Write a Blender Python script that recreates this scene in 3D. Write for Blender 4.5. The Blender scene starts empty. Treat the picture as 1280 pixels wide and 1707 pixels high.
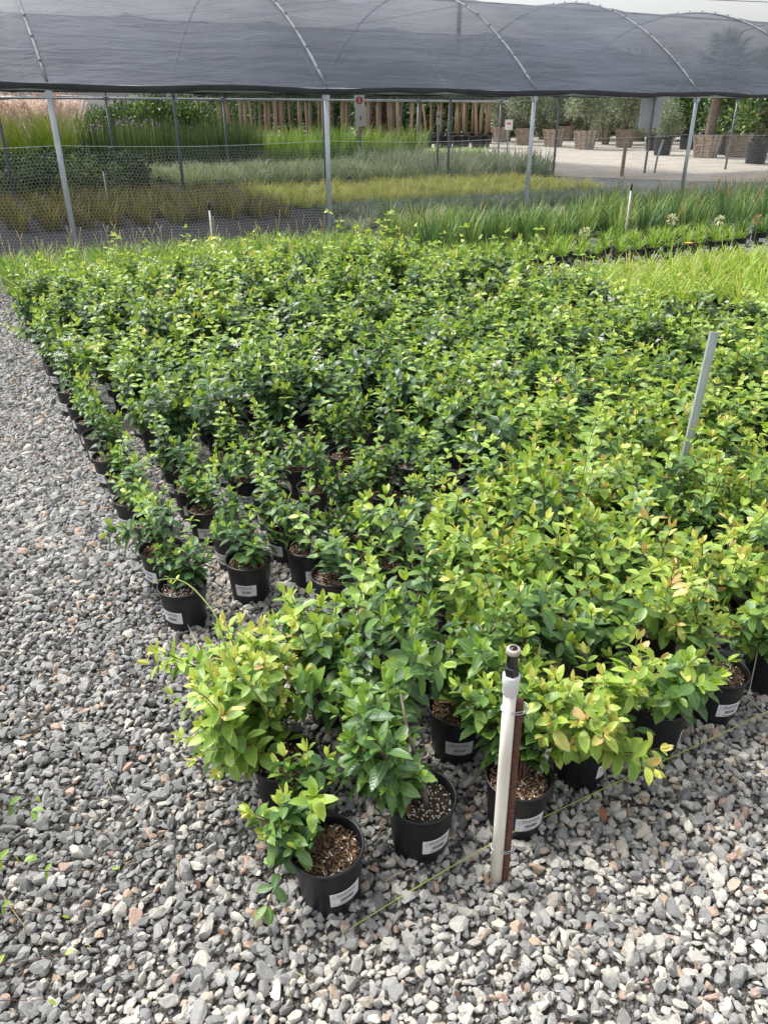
import bpy, math, random
import numpy as np
from mathutils import Vector, Matrix
PI = math.pi
rng = np.random.default_rng(7)
random.seed(7)
S = bpy.context.scene
C = S.collection
# ------------------------------------------------------------ camera
EYE = 1.6
PITCH = math.radians(27.5)
FPX = 1283.0
cam_d = bpy.data.cameras.new('camera'); cam = bpy.data.objects.new('camera', cam_d); C.objects.link(cam)
cam.location = (0, 0, EYE); cam.rotation_euler = (PI/2-PITCH, 0, 0)
cam_d.sensor_fit = 'VERTICAL'; cam_d.sensor_height = 24; cam_d.lens = 24*FPX/1707
cam_d.clip_start = .05; cam_d.clip_end = 2000
S.camera = cam
# ------------------------------------------------------------ world, sun, exposure
SUN_EL, SUN_AZ = math.radians(58), math.radians(-60)
w = bpy.data.worlds.new('World'); S.world = w; w.use_nodes = True
nt = w.node_tree; bg = nt.nodes['Background']
sky = nt.nodes.new('ShaderNodeTexSky'); sky.sky_type = 'NISHITA'; sky.sun_disc = False
sky.sun_elevation = SUN_EL; sky.sun_rotation = SUN_AZ; sky.dust_density = 4; sky.air_density = 1.2
hs = nt.nodes.new('ShaderNodeHueSaturation'); hs.inputs['Saturation'].default_value = .22
nt.links.new(sky.outputs[0], hs.inputs['Color']); nt.links.new(hs.outputs[0], bg.inputs[0])
bg.inputs[1].default_value = .12
sd = bpy.data.lights.new('sun', 'SUN'); so = bpy.data.objects.new('sun', sd); C.objects.link(so)
sd.energy = 1.5; sd.angle = math.radians(12); sd.color = (1, .97, .92)
sv = Vector((math.cos(SUN_EL)*math.sin(SUN_AZ), math.cos(SUN_EL)*math.cos(SUN_AZ), math.sin(SUN_EL)))
so.rotation_euler = sv.to_track_quat('Z', 'Y').to_euler(); so.location = (0, 0, 20)
S.view_settings.view_transform = 'Standard'; S.view_settings.look = 'None'; S.view_settings.gamma = 1
S.view_settings.exposure = 1.15
S.render.engine = 'CYCLES'
S.cycles.max_bounces = 8; S.cycles.transparent_max_bounces = 24

# ------------------------------------------------------------ yard frame: e runs along the rows, n away from the path
ex, ey = .881, .473
def W(s, r): return (ex*s-ey*r, ey*s+ex*r)
cp, sp = math.cos(PITCH), math.sin(PITCH)
def at(u, v, h=0):
    "measured point of the yard (height h) for a position in the survey photo"
    yc = (853.5-v)/FPX; Y = cp+yc*sp; Z = -sp+yc*cp; t = (h-EYE)/Z
    return ((u-640)/FPX*t, Y*t)
def atY(u, v, Y):
    yc = (853.5-v)/FPX; t = Y/(cp+yc*sp)
    return ((u-640)/FPX*t, Y, EYE+t*(-sp+yc*cp))
def seen(x, y, z=.2, mu=130):
    t = y*cp-(z-EYE)*sp
    if t < .2: return False
    u = 640+FPX*x/t; v = 853.5-FPX*(y*sp+(z-EYE)*cp)/t
    return -mu < u < 1280+mu and v < 1707+mu*1.5

# ------------------------------------------------------------ materials
def mat(name):
    m = bpy.data.materials.new(name); m.use_nodes = True
    t = m.node_tree; return m, t, t.nodes['Principled BSDF'], t.nodes['Material Output']
def nd(t, kind, **kw):
    n = t.nodes.new(kind)
    for k, v in kw.items(): setattr(n, k, v)
    return n
def setin(n, **kw):
    for k, v in kw.items(): n.inputs[k].default_value = v
def ramp(t, fac, stops, const=False):
    r = nd(t, 'ShaderNodeValToRGB'); cr = r.color_ramp
    if const: cr.interpolation = 'CONSTANT'
    while len(cr.elements) < len(stops): cr.elements.new(.5)
    for e, (p, c) in zip(cr.elements, stops): e.position = p; e.color = (*c, 1)
    t.links.new(fac, r.inputs[0]); return r.outputs[0]
def noise(t, scale, detail=3, coord='Object', rough=.6, vec=None, stretch=None, rotz=0):
    n = nd(t, 'ShaderNodeTexNoise'); setin(n, Scale=scale, Detail=detail, Roughness=rough)
    tc = nd(t, 'ShaderNodeTexCoord'); src = tc.outputs[coord]
    if stretch:
        mp = nd(t, 'ShaderNodeMapping'); mp.inputs['Scale'].default_value = stretch; mp.vector_type = 'TEXTURE' if rotz else 'POINT'
        if rotz: mp.inputs['Rotation'].default_value = (0, 0, rotz); mp.inputs['Scale'].default_value = tuple(1/q for q in stretch)
        if len(stretch) == 3: t.links.new(src, mp.inputs[0]); src = mp.outputs[0]
    t.links.new(src, n.inputs['Vector']); return n.outputs['Fac']
def math_(t, op, a, b=None, c=None):
    n = nd(t, 'ShaderNodeMath', operation=op)
    for i, x in enumerate((a, b, c)):
        if x is None: continue
        if isinstance(x, (int, float)): n.inputs[i].default_value = x
        else: t.links.new(x, n.inputs[i])
    return n.outputs[0]
def mixc(t, fac, a, b, blend='MIX'):
    n = nd(t, 'ShaderNodeMix', data_type='RGBA', blend_type=blend)
    for i, x in ((0, fac), (6, a), (7, b)):
        if isinstance(x, (int, float)): n.inputs[i].default_value = x
        elif isinstance(x, tuple): n.inputs[i].default_value = (*x, 1)
        else: t.links.new(x, n.inputs[i])
    return n.outputs[2]
def bump(t, b, h, strength=.4, dist=.01):
    n = nd(t, 'ShaderNodeBump'); setin(n, Strength=strength, Distance=dist)
    t.links.new(h, n.inputs['Height']); t.links.new(n.outputs[0], b.inputs['Normal'])

def simple(name, c1, c2=None, scale=20, rough=.6, metal=0, bumps=0, bdist=.005, stretch=None, detail=4, lo=.35, hi=.65):
    m, t, b, o = mat(name)
    if c2 is None: c2 = tuple(x*.75 for x in c1)
    n = noise(t, scale, detail, stretch=stretch)
    col = ramp(t, n, [(lo, c2), (hi, c1)])
    t.links.new(col, b.inputs['Base Color']); setin(b, Roughness=rough, Metallic=metal)
    if bumps: bump(t, b, n, bumps, bdist)
    return m

def leafmat(name, stops, tcol=(1.5, 1.6, .7), rough=.42, trans=.22, mott=.25, vein=0., spec=.45):
    m, t, b, o = mat(name)
    a = nd(t, 'ShaderNodeAttribute', attribute_name='lf'); sep = nd(t, 'ShaderNodeSeparateColor')
    t.links.new(a.outputs['Color'], sep.inputs[0])
    oi = nd(t, 'ShaderNodeObjectInfo'); s2 = nd(t, 'ShaderNodeSeparateColor'); t.links.new(oi.outputs['Color'], s2.inputs[0])
    sh = math_(t, 'SUBTRACT', s2.outputs[0], .5)
    tone = math_(t, 'ADD', sep.outputs[0], sh)
    if vein:
        tone = math_(t, 'ADD', tone, math_(t, 'MULTIPLY_ADD', sep.outputs[1], .07, -.03)); tone = math_(t, 'ADD', tone, math_(t, 'MULTIPLY_ADD', noise(t, 14, 5), .36, -.18))
    col = ramp(t, tone, stops)
    if mott:
        n = noise(t, 55, 4); g = math_(t, 'MULTIPLY_ADD', n, mott*2, 1-mott)
        cc = nd(t, 'ShaderNodeCombineColor')
        for i in range(3): t.links.new(g, cc.inputs[i])
        col = mixc(t, 1., col, cc.outputs[0], 'MULTIPLY')
    if vein:
        mid = math_(t, 'LESS_THAN', sep.outputs[1], .07)
        ph = math_(t, 'SUBTRACT', math_(t, 'MULTIPLY', sep.outputs[2], 9.), math_(t, 'MULTIPLY', sep.outputs[1], 1.6))
        sv_ = math_(t, 'GREATER_THAN', math_(t, 'FRACT', ph), .9)
        f = math_(t, 'MULTIPLY', math_(t, 'MAXIMUM', mid, math_(t, 'MULTIPLY', sv_, .5)), vein)
        col = mixc(t, f, col, (.38, .48, .16))
        fr = math_(t, 'SINE', math_(t, 'MULTIPLY', ph, 2*PI))
        bump(t, b, fr, .25, .0006)
    t.links.new(col, b.inputs['Base Color']); setin(b, Roughness=rough); b.inputs['Specular IOR Level'].default_value = spec
    tr = nd(t, 'ShaderNodeBsdfTranslucent'); t.links.new(mixc(t, 1., col, tcol, 'MULTIPLY'), tr.inputs[0])
    mx = nd(t, 'ShaderNodeMixShader'); mx.inputs[0].default_value = trans
    t.links.new(b.outputs[0], mx.inputs[1]); t.links.new(tr.outputs[0], mx.inputs[2]); t.links.new(mx.outputs[0], o.inputs[0])
    return m
M = {}
M['leaf'] = leafmat('shrub leaf', [(0, (.024, .060, .036)), (.3, (.052, .130, .050)), (.5, (.115, .225, .055)), (.66, (.24, .385, .058)),
                    (.82, (.42, .53, .085)), (.94, (.62, .60, .17)), (1, (.60, .40, .19))], vein=.45, rough=.36, spec=.55)
M['grass_lime'] = leafmat('lime grass', [(0, (.05, .11, .02)), (.5, (.20, .34, .035)), (.8, (.38, .50, .06)), (1, (.55, .42, .16))], rough=.5)
M['grass_mid'] = leafmat('mid green grass', [(0, (.03, .08, .02)), (.5, (.11, .22, .035)), (.8, (.24, .36, .06)), (1, (.45, .38, .16))], rough=.5)
M['grass_blue'] = leafmat('blue green blades', [(0, (.03, .075, .04)), (.5, (.09, .18, .07)), (.8, (.22, .33, .09)), (1, (.42, .42, .14))], rough=.5)
M['grass_brown'] = leafmat('olive brown grass', [(0, (.05, .045, .018)), (.5, (.17, .15, .045)), (.8, (.34, .31, .07)), (1, (.50, .46, .10))], rough=.6)
M['grass_yellow'] = leafmat('yellow sedge', [(0, (.08, .12, .025)), (.5, (.27, .34, .05)), (.8, (.52, .54, .11)), (1, (.70, .66, .22))], rough=.55)
M['sedge_pale'] = leafmat('pale sedge', [(0, (.06, .10, .05)), (.5, (.23, .31, .17)), (.8, (.52, .57, .38)), (1, (.75, .74, .50))], rough=.5)
M['sedge_grey'] = leafmat('grey sedge', [(0, (.045, .075, .055)), (.5, (.17, .235, .17)), (.8, (.38, .43, .33)), (1, (.55, .56, .42))], rough=.55)
M['dark_leaf'] = leafmat('dark foliage', [(0, (.015, .035, .018)), (.5, (.045, .10, .035)), (.8, (.10, .17, .05)), (1, (.20, .24, .08))], rough=.5)
M['rush'] = leafmat('dark rush', [(0, (.018, .04, .022)), (.5, (.045, .095, .04)), (.8, (.12, .17, .06)), (1, (.35, .30, .16))], rough=.6)
M['olive'] = leafmat('olive leaf', [(0, (.07, .09, .06)), (.5, (.19, .235, .16)), (.8, (.36, .40, .30)), (1, (.46, .49, .38))], rough=.55, trans=.12)
M['hedge'] = leafmat('tree leaf', [(0, (.02, .04, .018)), (.5, (.055, .11, .035)), (.8, (.13, .21, .06)), (1, (.26, .32, .08))], rough=.5, trans=.15)
M['purple'] = leafmat('purple leaf', [(0, (.02, .015, .018)), (.5, (.06, .04, .045)), (1, (.14, .09, .08))], rough=.5)
M['plume'] = leafmat('feathery plume', [(0, (.55, .44, .38)), (.6, (.80, .68, .61)), (1, (.88, .80, .74))], rough=.9, trans=.35, tcol=(1.1, 1.05, 1.))
M['tan_straw'] = leafmat('dry stalk', [(0, (.28, .20, .10)), (.6, (.52, .42, .24)), (1, (.68, .58, .38))], rough=.8)
M['brown_seed'] = leafmat('brown seed head', [(0, (.20, .12, .06)), (.6, (.38, .25, .14)), (1, (.52, .38, .22))], rough=.9)
M['petal'] = simple('white petal', (.85, .85, .80), (.75, .76, .68), 60, .6)
M['cream'] = simple('cream flower', (.75, .72, .45), (.5, .52, .25), 60, .7)
M['lilac'] = simple('lilac flower', (.50, .36, .58), (.38, .26, .42), 60, .7)
M['orange_flower'] = simple('orange flower', (.85, .42, .02), (.8, .3, .02), 60, .6)
M['flax'] = leafmat('orange flax', [(0, (.25, .08, .03)), (.5, (.55, .22, .05)), (1, (.60, .45, .08))], rough=.5)
M['stem'] = simple('brown stem', (.16, .09, .055), (.075, .04, .03), 90, .7, bumps=.3)
M['green_stem'] = simple('green stem', (.20, .28, .05), (.13, .17, .04), 90, .5)
M['bark'] = simple('grey bark', (.26, .21, .17), (.13, .10, .08), 70, .85, bumps=.6, bdist=.002)
M['soil'] = simple('potting soil', (.085, .050, .032), (.028, .017, .012), 160, .95, bumps=.8, bdist=.004)
def chipmat(name, stops, rough=.85):
    m, t, b, o = mat(name)
    a = nd(t, 'ShaderNodeAttribute', attribute_name='lf'); sep = nd(t, 'ShaderNodeSeparateColor'); t.links.new(a.outputs['Color'], sep.inputs[0])
    t.links.new(ramp(t, sep.outputs[0], stops), b.inputs['Base Color']); setin(b, Roughness=rough); return m
M['chip'] = chipmat('bark chips', [(0, (.05, .028, .018)), (.35, (.16, .09, .05)), (.6, (.34, .23, .13)), (.85, (.50, .38, .24)), (1, (.75, .72, .66))])
# black plastic with dust and scuffs
m, t, b, o = mat('black nursery plastic')
n1 = noise(t, 9, 5); n2 = noise(t, 70, 3, stretch=(1, 1, 6))
g = ramp(t, n1, [(.42, (.007, .008, .010)), (.75, (.026, .028, .033))])
sc = math_(t, 'GREATER_THAN', n2, .735)
tc = nd(t, 'ShaderNodeTexCoord'); sx = nd(t, 'ShaderNodeSeparateXYZ'); t.links.new(tc.outputs['Object'], sx.inputs[0])
low = math_(t, 'MULTIPLY', math_(t, 'LESS_THAN', math_(t, 'ADD', sx.outputs[2], math_(t, 'MULTIPLY', n1, .06)), .05), .35)
g = mixc(t, low, g, (.06, .055, .05)); g = mixc(t, math_(t, 'MULTIPLY', sc, .3), g, (.16, .16, .16))
t.links.new(g, b.inputs['Base Color']); setin(b, Roughness=.42); bump(t, b, n2, .12, .002)
M['pot'] = m
M['sticker'] = simple('white sticker', (.80, .80, .82), (.74, .74, .76), 40, .45)
M['ink'] = simple('black ink', (.03, .03, .035), (.02, .02, .02), 40, .5)
M['greyink'] = simple('grey print', (.30, .30, .32), (.25, .25, .27), 40, .5)
M['pvc'] = simple('white pvc pipe', (.86, .82, .73), (.66, .61, .50), 25, .42, stretch=(1, 1, .15), lo=.22, hi=.5)
M['pvc2'] = simple('white fitting', (.80, .80, .80), (.74, .74, .74), 25, .4)
M['blackplastic'] = simple('black sprinkler plastic', (.02, .02, .022), (.012, .012, .012), 40, .3)
M['ivory'] = simple('worn ivory cap', (.55, .50, .42), (.30, .27, .22), 120, .5)
M['rust'] = simple('rusty rebar', (.17, .07, .042), (.07, .032, .024), 120, .85, bumps=.5, bdist=.001)
M['wire'] = simple('galvanised wire', (.55, .57, .60), (.42, .44, .46), 60, .45, metal=.3)
M['galv'] = simple('galvanised steel', (.56, .61, .64), (.38, .42, .45), 14, .42, metal=.3, detail=6, stretch=(1, 1, .25))
M['galvdark'] = simple('dull steel post', (.24, .26, .29), (.16, .18, .20), 14, .5, metal=.3)
M['hoopsteel'] = simple('weathered hoop steel', (.25, .27, .30), (.15, .165, .19), 9, .75)
M['panel'] = simple('grey sheet steel', (.66, .68, .72), (.58, .60, .64), 3, .6, metal=.1)
M['string'] = simple('tan twine', (.55, .50, .38), (.42, .37, .26), 80, .8)
M['ystring'] = simple('yellow twine', (.50, .55, .10), (.36, .40, .10), 80, .8)
M['pole'] = simple('peeled wood pole', (.42, .30, .19), (.27, .18, .11), 3, .85, stretch=(1, 1, .2))
M['board'] = simple('weathered planter board', (.42, .34, .27), (.22, .17, .135), 3.5, .9, stretch=(1, 1, 4))
M['boardpale'] = simple('pale planter board', (.66, .58, .48), (.44, .37, .30), 3.5, .9, stretch=(1, 1, 4))
M['utility'] = simple('brown utility pole', (.18, .12, .08), (.10, .07, .05), 3, .9)
M['red'] = simple('red sign paint', (.55, .06, .09), (.5, .05, .08), 10, .5)
M['signwhite'] = simple('white sign', (.75, .73, .73), (.68, .66, .66), 5, .5)
M['deadleaf'] = simple('dry brown leaf', (.30, .13, .06), (.15, .06, .03), 60, .7)
M['black_hose'] = simple('black edging', (.012, .013, .016), (.02, .02, .022), 10, .5)
# shade cloth: woven, partly see-through
m, t, b, o = mat('woven shade cloth')
n1 = noise(t, .22, 3); n2 = noise(t, 2.0, 6, stretch=(.3, 1.6, 1.6), rotz=.4927); n3 = noise(t, 30, 2, stretch=(.1, 1, 1), rotz=.4927)
setin(b, Roughness=.5); t.links.new(ramp(t, n2, [(.3, (.052, .063, .090)), (.7, (.088, .104, .142))]), b.inputs['Base Color'])
bump(t, b, n2, .7, .08)
tp = nd(t, 'ShaderNodeBsdfTransparent'); mx = nd(t, 'ShaderNodeMixShader')
pv = ramp(t, n1, [(.34, (0, 0, 0)), (.56, (1, 1, 1))]); f = math_(t, 'SUBTRACT', .78, math_(t, 'MULTIPLY', pv, .28))
f = math_(t, 'ADD', f, math_(t, 'MULTIPLY', n3, .08))
t.links.new(f, mx.inputs[0]); t.links.new(tp.outputs[0], mx.inputs[1]); t.links.new(b.outputs[0], mx.inputs[2]); t.links.new(mx.outputs[0], o.inputs[0])
M['cloth'] = m
M['valance'] = simple('dark cloth hem', (.035, .037, .043), (.015, .016, .02), 6, .6, stretch=(.3, 1, 1))
# stones: colour of each stone from its own value
m, t, b, o = mat('crushed stone')
a = nd(t, 'ShaderNodeAttribute', attribute_name='lf'); sep = nd(t, 'ShaderNodeSeparateColor'); t.links.new(a.outputs['Color'], sep.inputs[0])
col = ramp(t, sep.outputs[0], [(0, (.135, .136, .134)), (.22, (.220, .220, .215)), (.42, (.300, .296, .284)), (.58, (.350, .343, .325)), (.72, (.42, .40, .36)), (.84, (.53, .50, .44)), (.93, (.40, .31, .23)), (1, (.42, .29, .24))])
n = noise(t, 130, 5, rough=.75); g = math_(t, 'MULTIPLY_ADD', n, 1.1, .48); cc = nd(t, 'ShaderNodeCombineColor')
for i in range(3): t.links.new(g, cc.inputs[i])
col = mixc(t, 1., col, cc.outputs[0], 'MULTIPLY'); t.links.new(col, b.inputs['Base Color']); setin(b, Roughness=.82); bump(t, b, n, .5, .002)
M['stone'] = m
def groundmat(name, cell, stops, noise_c, mixf=.45):
    m, t, b, o = mat(name)
    v = nd(t, 'ShaderNodeTexVoronoi'); setin(v, Scale=cell); tc = nd(t, 'ShaderNodeTexCoord'); t.links.new(tc.outputs['Object'], v.inputs['Vector'])
    sp_ = nd(t, 'ShaderNodeSeparateColor'); t.links.new(v.outputs['Color'], sp_.inputs[0])
    col = ramp(t, sp_.outputs[0], stops)
    n = noise(t, .9, 6); col = mixc(t, mixf, col, ramp(t, n, noise_c))
    t.links.new(col, b.inputs['Base Color']); setin(b, Roughness=.9); bump(t, b, v.outputs['Distance'], .9, .02)
    return m
M['ground'] = groundmat('fine grey gravel ground', 42, [(0, (.07, .075, .08)), (.5, (.20, .21, .22)), (.8, (.34, .34, .33)), (1, (.55, .52, .47))], [(.3, (.10, .105, .11)), (.7, (.22, .225, .23))])
M['underlay'] = groundmat('brown fines', 130, [(0, (.06, .055, .05)), (.7, (.17, .16, .145)), (1, (.34, .32, .29))], [(.3, (.07, .058, .046)), (.7, (.16, .15, .14))])
M['road'] = groundmat('pale compacted gravel road', 14, [(0, (.30, .27, .23)), (.6, (.40, .36, .31)), (1, (.52, .48, .42))], [(.3, (.26, .235, .20)), (.7, (.46, .42, .36))], .6)
M['weedcloth'] = groundmat('black ground cloth', 30, [(0, (.008, .009, .012)), (.8, (.022, .024, .030)), (1, (.10, .10, .11))], [(.3, (.010, .011, .014)), (.7, (.028, .030, .036))], .5)

# ------------------------------------------------------------ mesh builder
class MB:
    def __init__(s): s.v = []; s.f = []; s.a = []; s.n = 0
    def add(s, V, F, a=None, mi=0, smooth=False):
        V = np.asarray(V, dtype=np.float32).reshape(-1, 3)
        if a is None: a = np.zeros((len(V), 3), np.float32)
        a = np.asarray(a, dtype=np.float32)
        if a.ndim < 2: a = np.broadcast_to(a.reshape(-1, 1) if a.ndim == 1 and len(a) == len(V) else a, (len(V), 3)) if a.ndim else np.full((len(V), 3), float(a))
        s.v.append(V); s.a.append(a)
        for q in F:
            q = np.asarray(q, dtype=np.int64)
            if q.ndim == 1: q = q.reshape(1, -1)
            s.f.append((q+s.n, mi, smooth))
        s.n += len(V)
    def mesh(s, name, mats):
        me = bpy.data.meshes.new(name)
        V = np.concatenate(s.v); A = np.concatenate(s.a)
        me.vertices.add(len(V)); me.vertices.foreach_set('co', V.astype(np.float32).ravel())
        li = np.concatenate([q.ravel() for q, _, _ in s.f]); tot = np.concatenate([np.full(len(q), q.shape[1]) for q, _, _ in s.f])
        st = np.concatenate([[0], np.cumsum(tot)[:-1]])
        me.loops.add(len(li)); me.loops.foreach_set('vertex_index', li.astype(np.int32))
        me.polygons.add(len(tot)); me.polygons.foreach_set('loop_start', st.astype(np.int32))
        me.polygons.foreach_set('material_index', np.concatenate([np.full(len(q), mi) for q, mi, _ in s.f]).astype(np.int32))
        me.polygons.foreach_set('use_smooth', np.concatenate([np.full(len(q), sm) for q, _, sm in s.f]).astype(bool))
        if not isinstance(mats, (list, tuple)): mats = [mats]
        for m in mats: me.materials.append(M[m] if isinstance(m, str) else m)
        me.update(calc_edges=True); me.validate()
        at_ = me.attributes.new('lf', 'FLOAT_COLOR', 'POINT')
        at_.data.foreach_set('color', np.concatenate([A, np.ones((len(A), 1))], 1).astype(np.float32).ravel())
        return me
    def build(s, name, mats, parent=None): return link(name, s.mesh(name, mats), parent)
def link(name, me, parent=None):
    o = bpy.data.objects.new(name, me); C.objects.link(o); o.color = (.5, .5, .5, 1)
    if parent: o.parent = parent
    return o
def empty(name, loc, rz=0):
    o = bpy.data.objects.new(name, None); C.objects.link(o); o.location = loc; o.rotation_euler = (0, 0, rz); o.empty_display_size = .1; return o
def tag(o, label=None, cat=None, group=None, kind=None):
    if label: o['label'] = label
    if cat: o['category'] = cat
    if group: o['group'] = group
    if kind: o['kind'] = kind
    return o
def copy_tree(o, parent=None):
    c = o.copy(); C.objects.link(c)
    c.parent = parent
    for ch in list(o.children): copy_tree(ch, c)
    return c
ONES = ['zeroth', 'first', 'second', 'third', 'fourth', 'fifth', 'sixth', 'seventh', 'eighth', 'ninth', 'tenth', 'eleventh', 'twelfth', 'thirteenth', 'fourteenth', 'fifteenth', 'sixteenth', 'seventeenth', 'eighteenth', 'nineteenth', 'twentieth',
        'twenty-first', 'twenty-second', 'twenty-third', 'twenty-fourth', 'twenty-fifth', 'twenty-sixth', 'twenty-seventh', 'twenty-eighth', 'twenty-ninth', 'thirtieth', 'thirty-first', 'thirty-second', 'thirty-third', 'thirty-fourth', 'thirty-fifth']
def box(mb, c, d, rz=0, a=None, mi=0, R=None):
    d = np.array(d)/2
    V = np.array([[x, y, z] for z in (-1, 1) for y in (-1, 1) for x in (-1, 1)])*d
    if R is None: R = np.array(Matrix.Rotation(rz, 3, 'Z'))
    V = V@np.array(R).T+np.array(c)
    mb.add(V, [[[0, 2, 3, 1], [4, 5, 7, 6], [0, 1, 5, 4], [2, 6, 7, 3], [0, 4, 6, 2], [1, 3, 7, 5]]], a, mi)
def lathe(mb, prof, seg=32, c=(0, 0, 0), mi=0, cap=True, a=None, smooth=True):
    prof = np.array(prof, float); k = len(prof); th = np.linspace(0, 2*PI, seg, endpoint=False)
    V = np.stack([np.outer(prof[:, 0], np.cos(th)), np.outer(prof[:, 0], np.sin(th)), np.repeat(prof[:, 1:2], seg, 1)], 2).reshape(-1, 3)+np.array(c)
    i = np.arange(seg); j = (i+1) % seg; F = [np.stack([r*seg+i, r*seg+j, (r+1)*seg+j, (r+1)*seg+i], 1) for r in range(k-1)]
    mb.add(V, F, a, mi, smooth)
    if cap:
        if prof[0, 0] > 1e-6: mb.add(V[:seg], [np.arange(seg)[::-1]], a, mi)
        if prof[-1, 0] > 1e-6: mb.add(V[-seg:], [np.arange(seg)], a, mi)
def tube(mb, P, rad, sides=6, mi=0, a=None, caps=True, smooth=True):
    P = np.array(P, float); n = len(P); rad = np.broadcast_to(np.array(rad, float), (n,))
    T = np.gradient(P, axis=0); T /= np.linalg.norm(T, axis=1, keepdims=True)+1e-12
    ref = np.array([0, 0, 1.]) if abs(T[:, 2]).mean() < .9 else np.array([1., 0, 0])
    U = np.cross(T, ref); U /= np.linalg.norm(U, axis=1, keepdims=True)+1e-12; Vv = np.cross(U, T)
    th = np.linspace(0, 2*PI, sides, endpoint=False)
    V = (P[:, None]+rad[:, None, None]*(np.cos(th)[None, :, None]*U[:, None]+np.sin(th)[None, :, None]*Vv[:, None])).reshape(-1, 3)
    i = np.arange(sides); j = (i+1) % sides
    F = [np.concatenate([np.stack([r*sides+i, r*sides+j, (r+1)*sides+j, (r+1)*sides+i], 1) for r in range(n-1)])]
    if caps: F += [i[None, ::-1], (i+(n-1)*sides)[None]]
    mb.add(V, F, a, mi, smooth)
def unit(v): return v/(np.linalg.norm(v, axis=-1, keepdims=True)+1e-9)
ST = np.array([0, .17, .48, .80, 1.]); SW = np.array([0, .66, 1., .68, 0])
def leaves(mb, P, D, L, Wd, curl=.25, tone=.5, fold=.35, up=(0, 0, 1), mi=0):
    P = np.atleast_2d(P).astype(float); D = unit(np.atleast_2d(D).astype(float)); N = len(P)
    L = np.broadcast_to(L, (N,)); Wd = np.broadcast_to(Wd, (N,)); curl = np.broadcast_to(curl, (N,)); tone = np.broadcast_to(tone, (N,))
    up = np.array(up, float)
    if up.ndim == 1: up = np.broadcast_to(up, (N, 3))
    Sd = np.cross(D, up+.01); Sd = unit(Sd); U = np.cross(Sd, D)
    rows = []; at_ = []
    for k, (tt, ww) in enumerate(zip(ST, SW)):
        c = P+D*(tt*L)[:, None]-U*(curl*tt*tt*L)[:, None]
        if ww == 0: rows.append(c); at_.append((0, tt))
        else:
            for sg in (-1, 0, 1):
                rows.append(c+Sd*(sg*ww*Wd/2)[:, None]+U*((abs(sg)*fold*ww*Wd/2))[:, None]); at_.append((abs(sg), tt))
    V = np.stack(rows, 1)          # N x 11 x 3
    A = np.zeros((N, 11, 3)); A[:, :, 0] = tone[:, None]
    for k, (c_, t_) in enumerate(at_): A[:, k, 1] = c_; A[:, k, 2] = t_
    base = (np.arange(N)*11)[:, None]
    tri = np.array([[0, 2, 1], [0, 3, 2], [7, 8, 10], [8, 9, 10]]); qd = np.array([[1, 2, 5, 4], [2, 3, 6, 5], [4, 5, 8, 7], [5, 6, 9, 8]])
    F = [np.concatenate([base+q for q in tri]), np.concatenate([base+q for q in qd])]
    mb.add(V.reshape(-1, 3), F, A.reshape(-1, 3), mi, True)
def blades(mb, P, az, L, Wd, lean, droop, tone, mi=0, segs=4):
    P = np.atleast_2d(P).astype(float); N = len(P)
    az, L, Wd, lean, droop, tone = [np.broadcast_to(x, (N,)).astype(float) for x in (az, L, Wd, lean, droop, tone)]
    H = np.stack([np.cos(az), np.sin(az), 0*az], 1); Sd = np.stack([-np.sin(az), np.cos(az), 0*az], 1)
    ang = lean.copy(); c = P.copy(); V = []
    for k in range(segs+1):
        w = Wd*(1-(k/segs)**2.2)*.5+1e-4
        V += [c-Sd*w[:, None], c+Sd*w[:, None]]
        step = (L/segs)[:, None]*(H*np.sin(ang)[:, None]+np.array([0, 0, 1])*np.cos(ang)[:, None])
        c = c+step; ang = ang+droop/segs*(1+k*.5)
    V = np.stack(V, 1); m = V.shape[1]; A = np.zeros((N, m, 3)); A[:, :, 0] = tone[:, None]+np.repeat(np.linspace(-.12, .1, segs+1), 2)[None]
    A[:, :, 1] = .5
    base = (np.arange(N)*m)[:, None]
    F = [np.concatenate([base+np.array([2*k, 2*k+1, 2*k+3, 2*k+2]) for k in range(segs)])]
    mb.add(V.reshape(-1, 3), F, A.reshape(-1, 3), mi, True)

# ============================================================ GROUND
def sheet(name, pts, z, m, label=None, kind='structure'):
    mb = MB(); mb.add([(x, y, z) for x, y in pts], [[list(range(len(pts)))]]); o = mb.build(name, m); tag(o, kind=kind)
    if label: o['label'] = label
    return o
sheet('ground', [(-400, -30), (400, -30), (400, 600), (-400, 600)], 0, 'ground')
sheet('gravel_fines', [W(-6, -3), W(9, -3), W(9, 4.6), W(-6, 4.6)], .004, 'underlay')
sheet('ground_cloth', [W(-14, 10.35), W(13.3, 10.35), W(13.3, 17.9), W(15.5, 17.9), W(15.5, 25.4), W(-14, 25.4)], .004, 'weedcloth')
sheet('gravel_road', [(2.6, 24.5), (8, 21.5), (30, 17), (90, 22), (90, 52), (30, 60), (1, 60), (1.5, 40)], .006, 'road')

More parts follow.
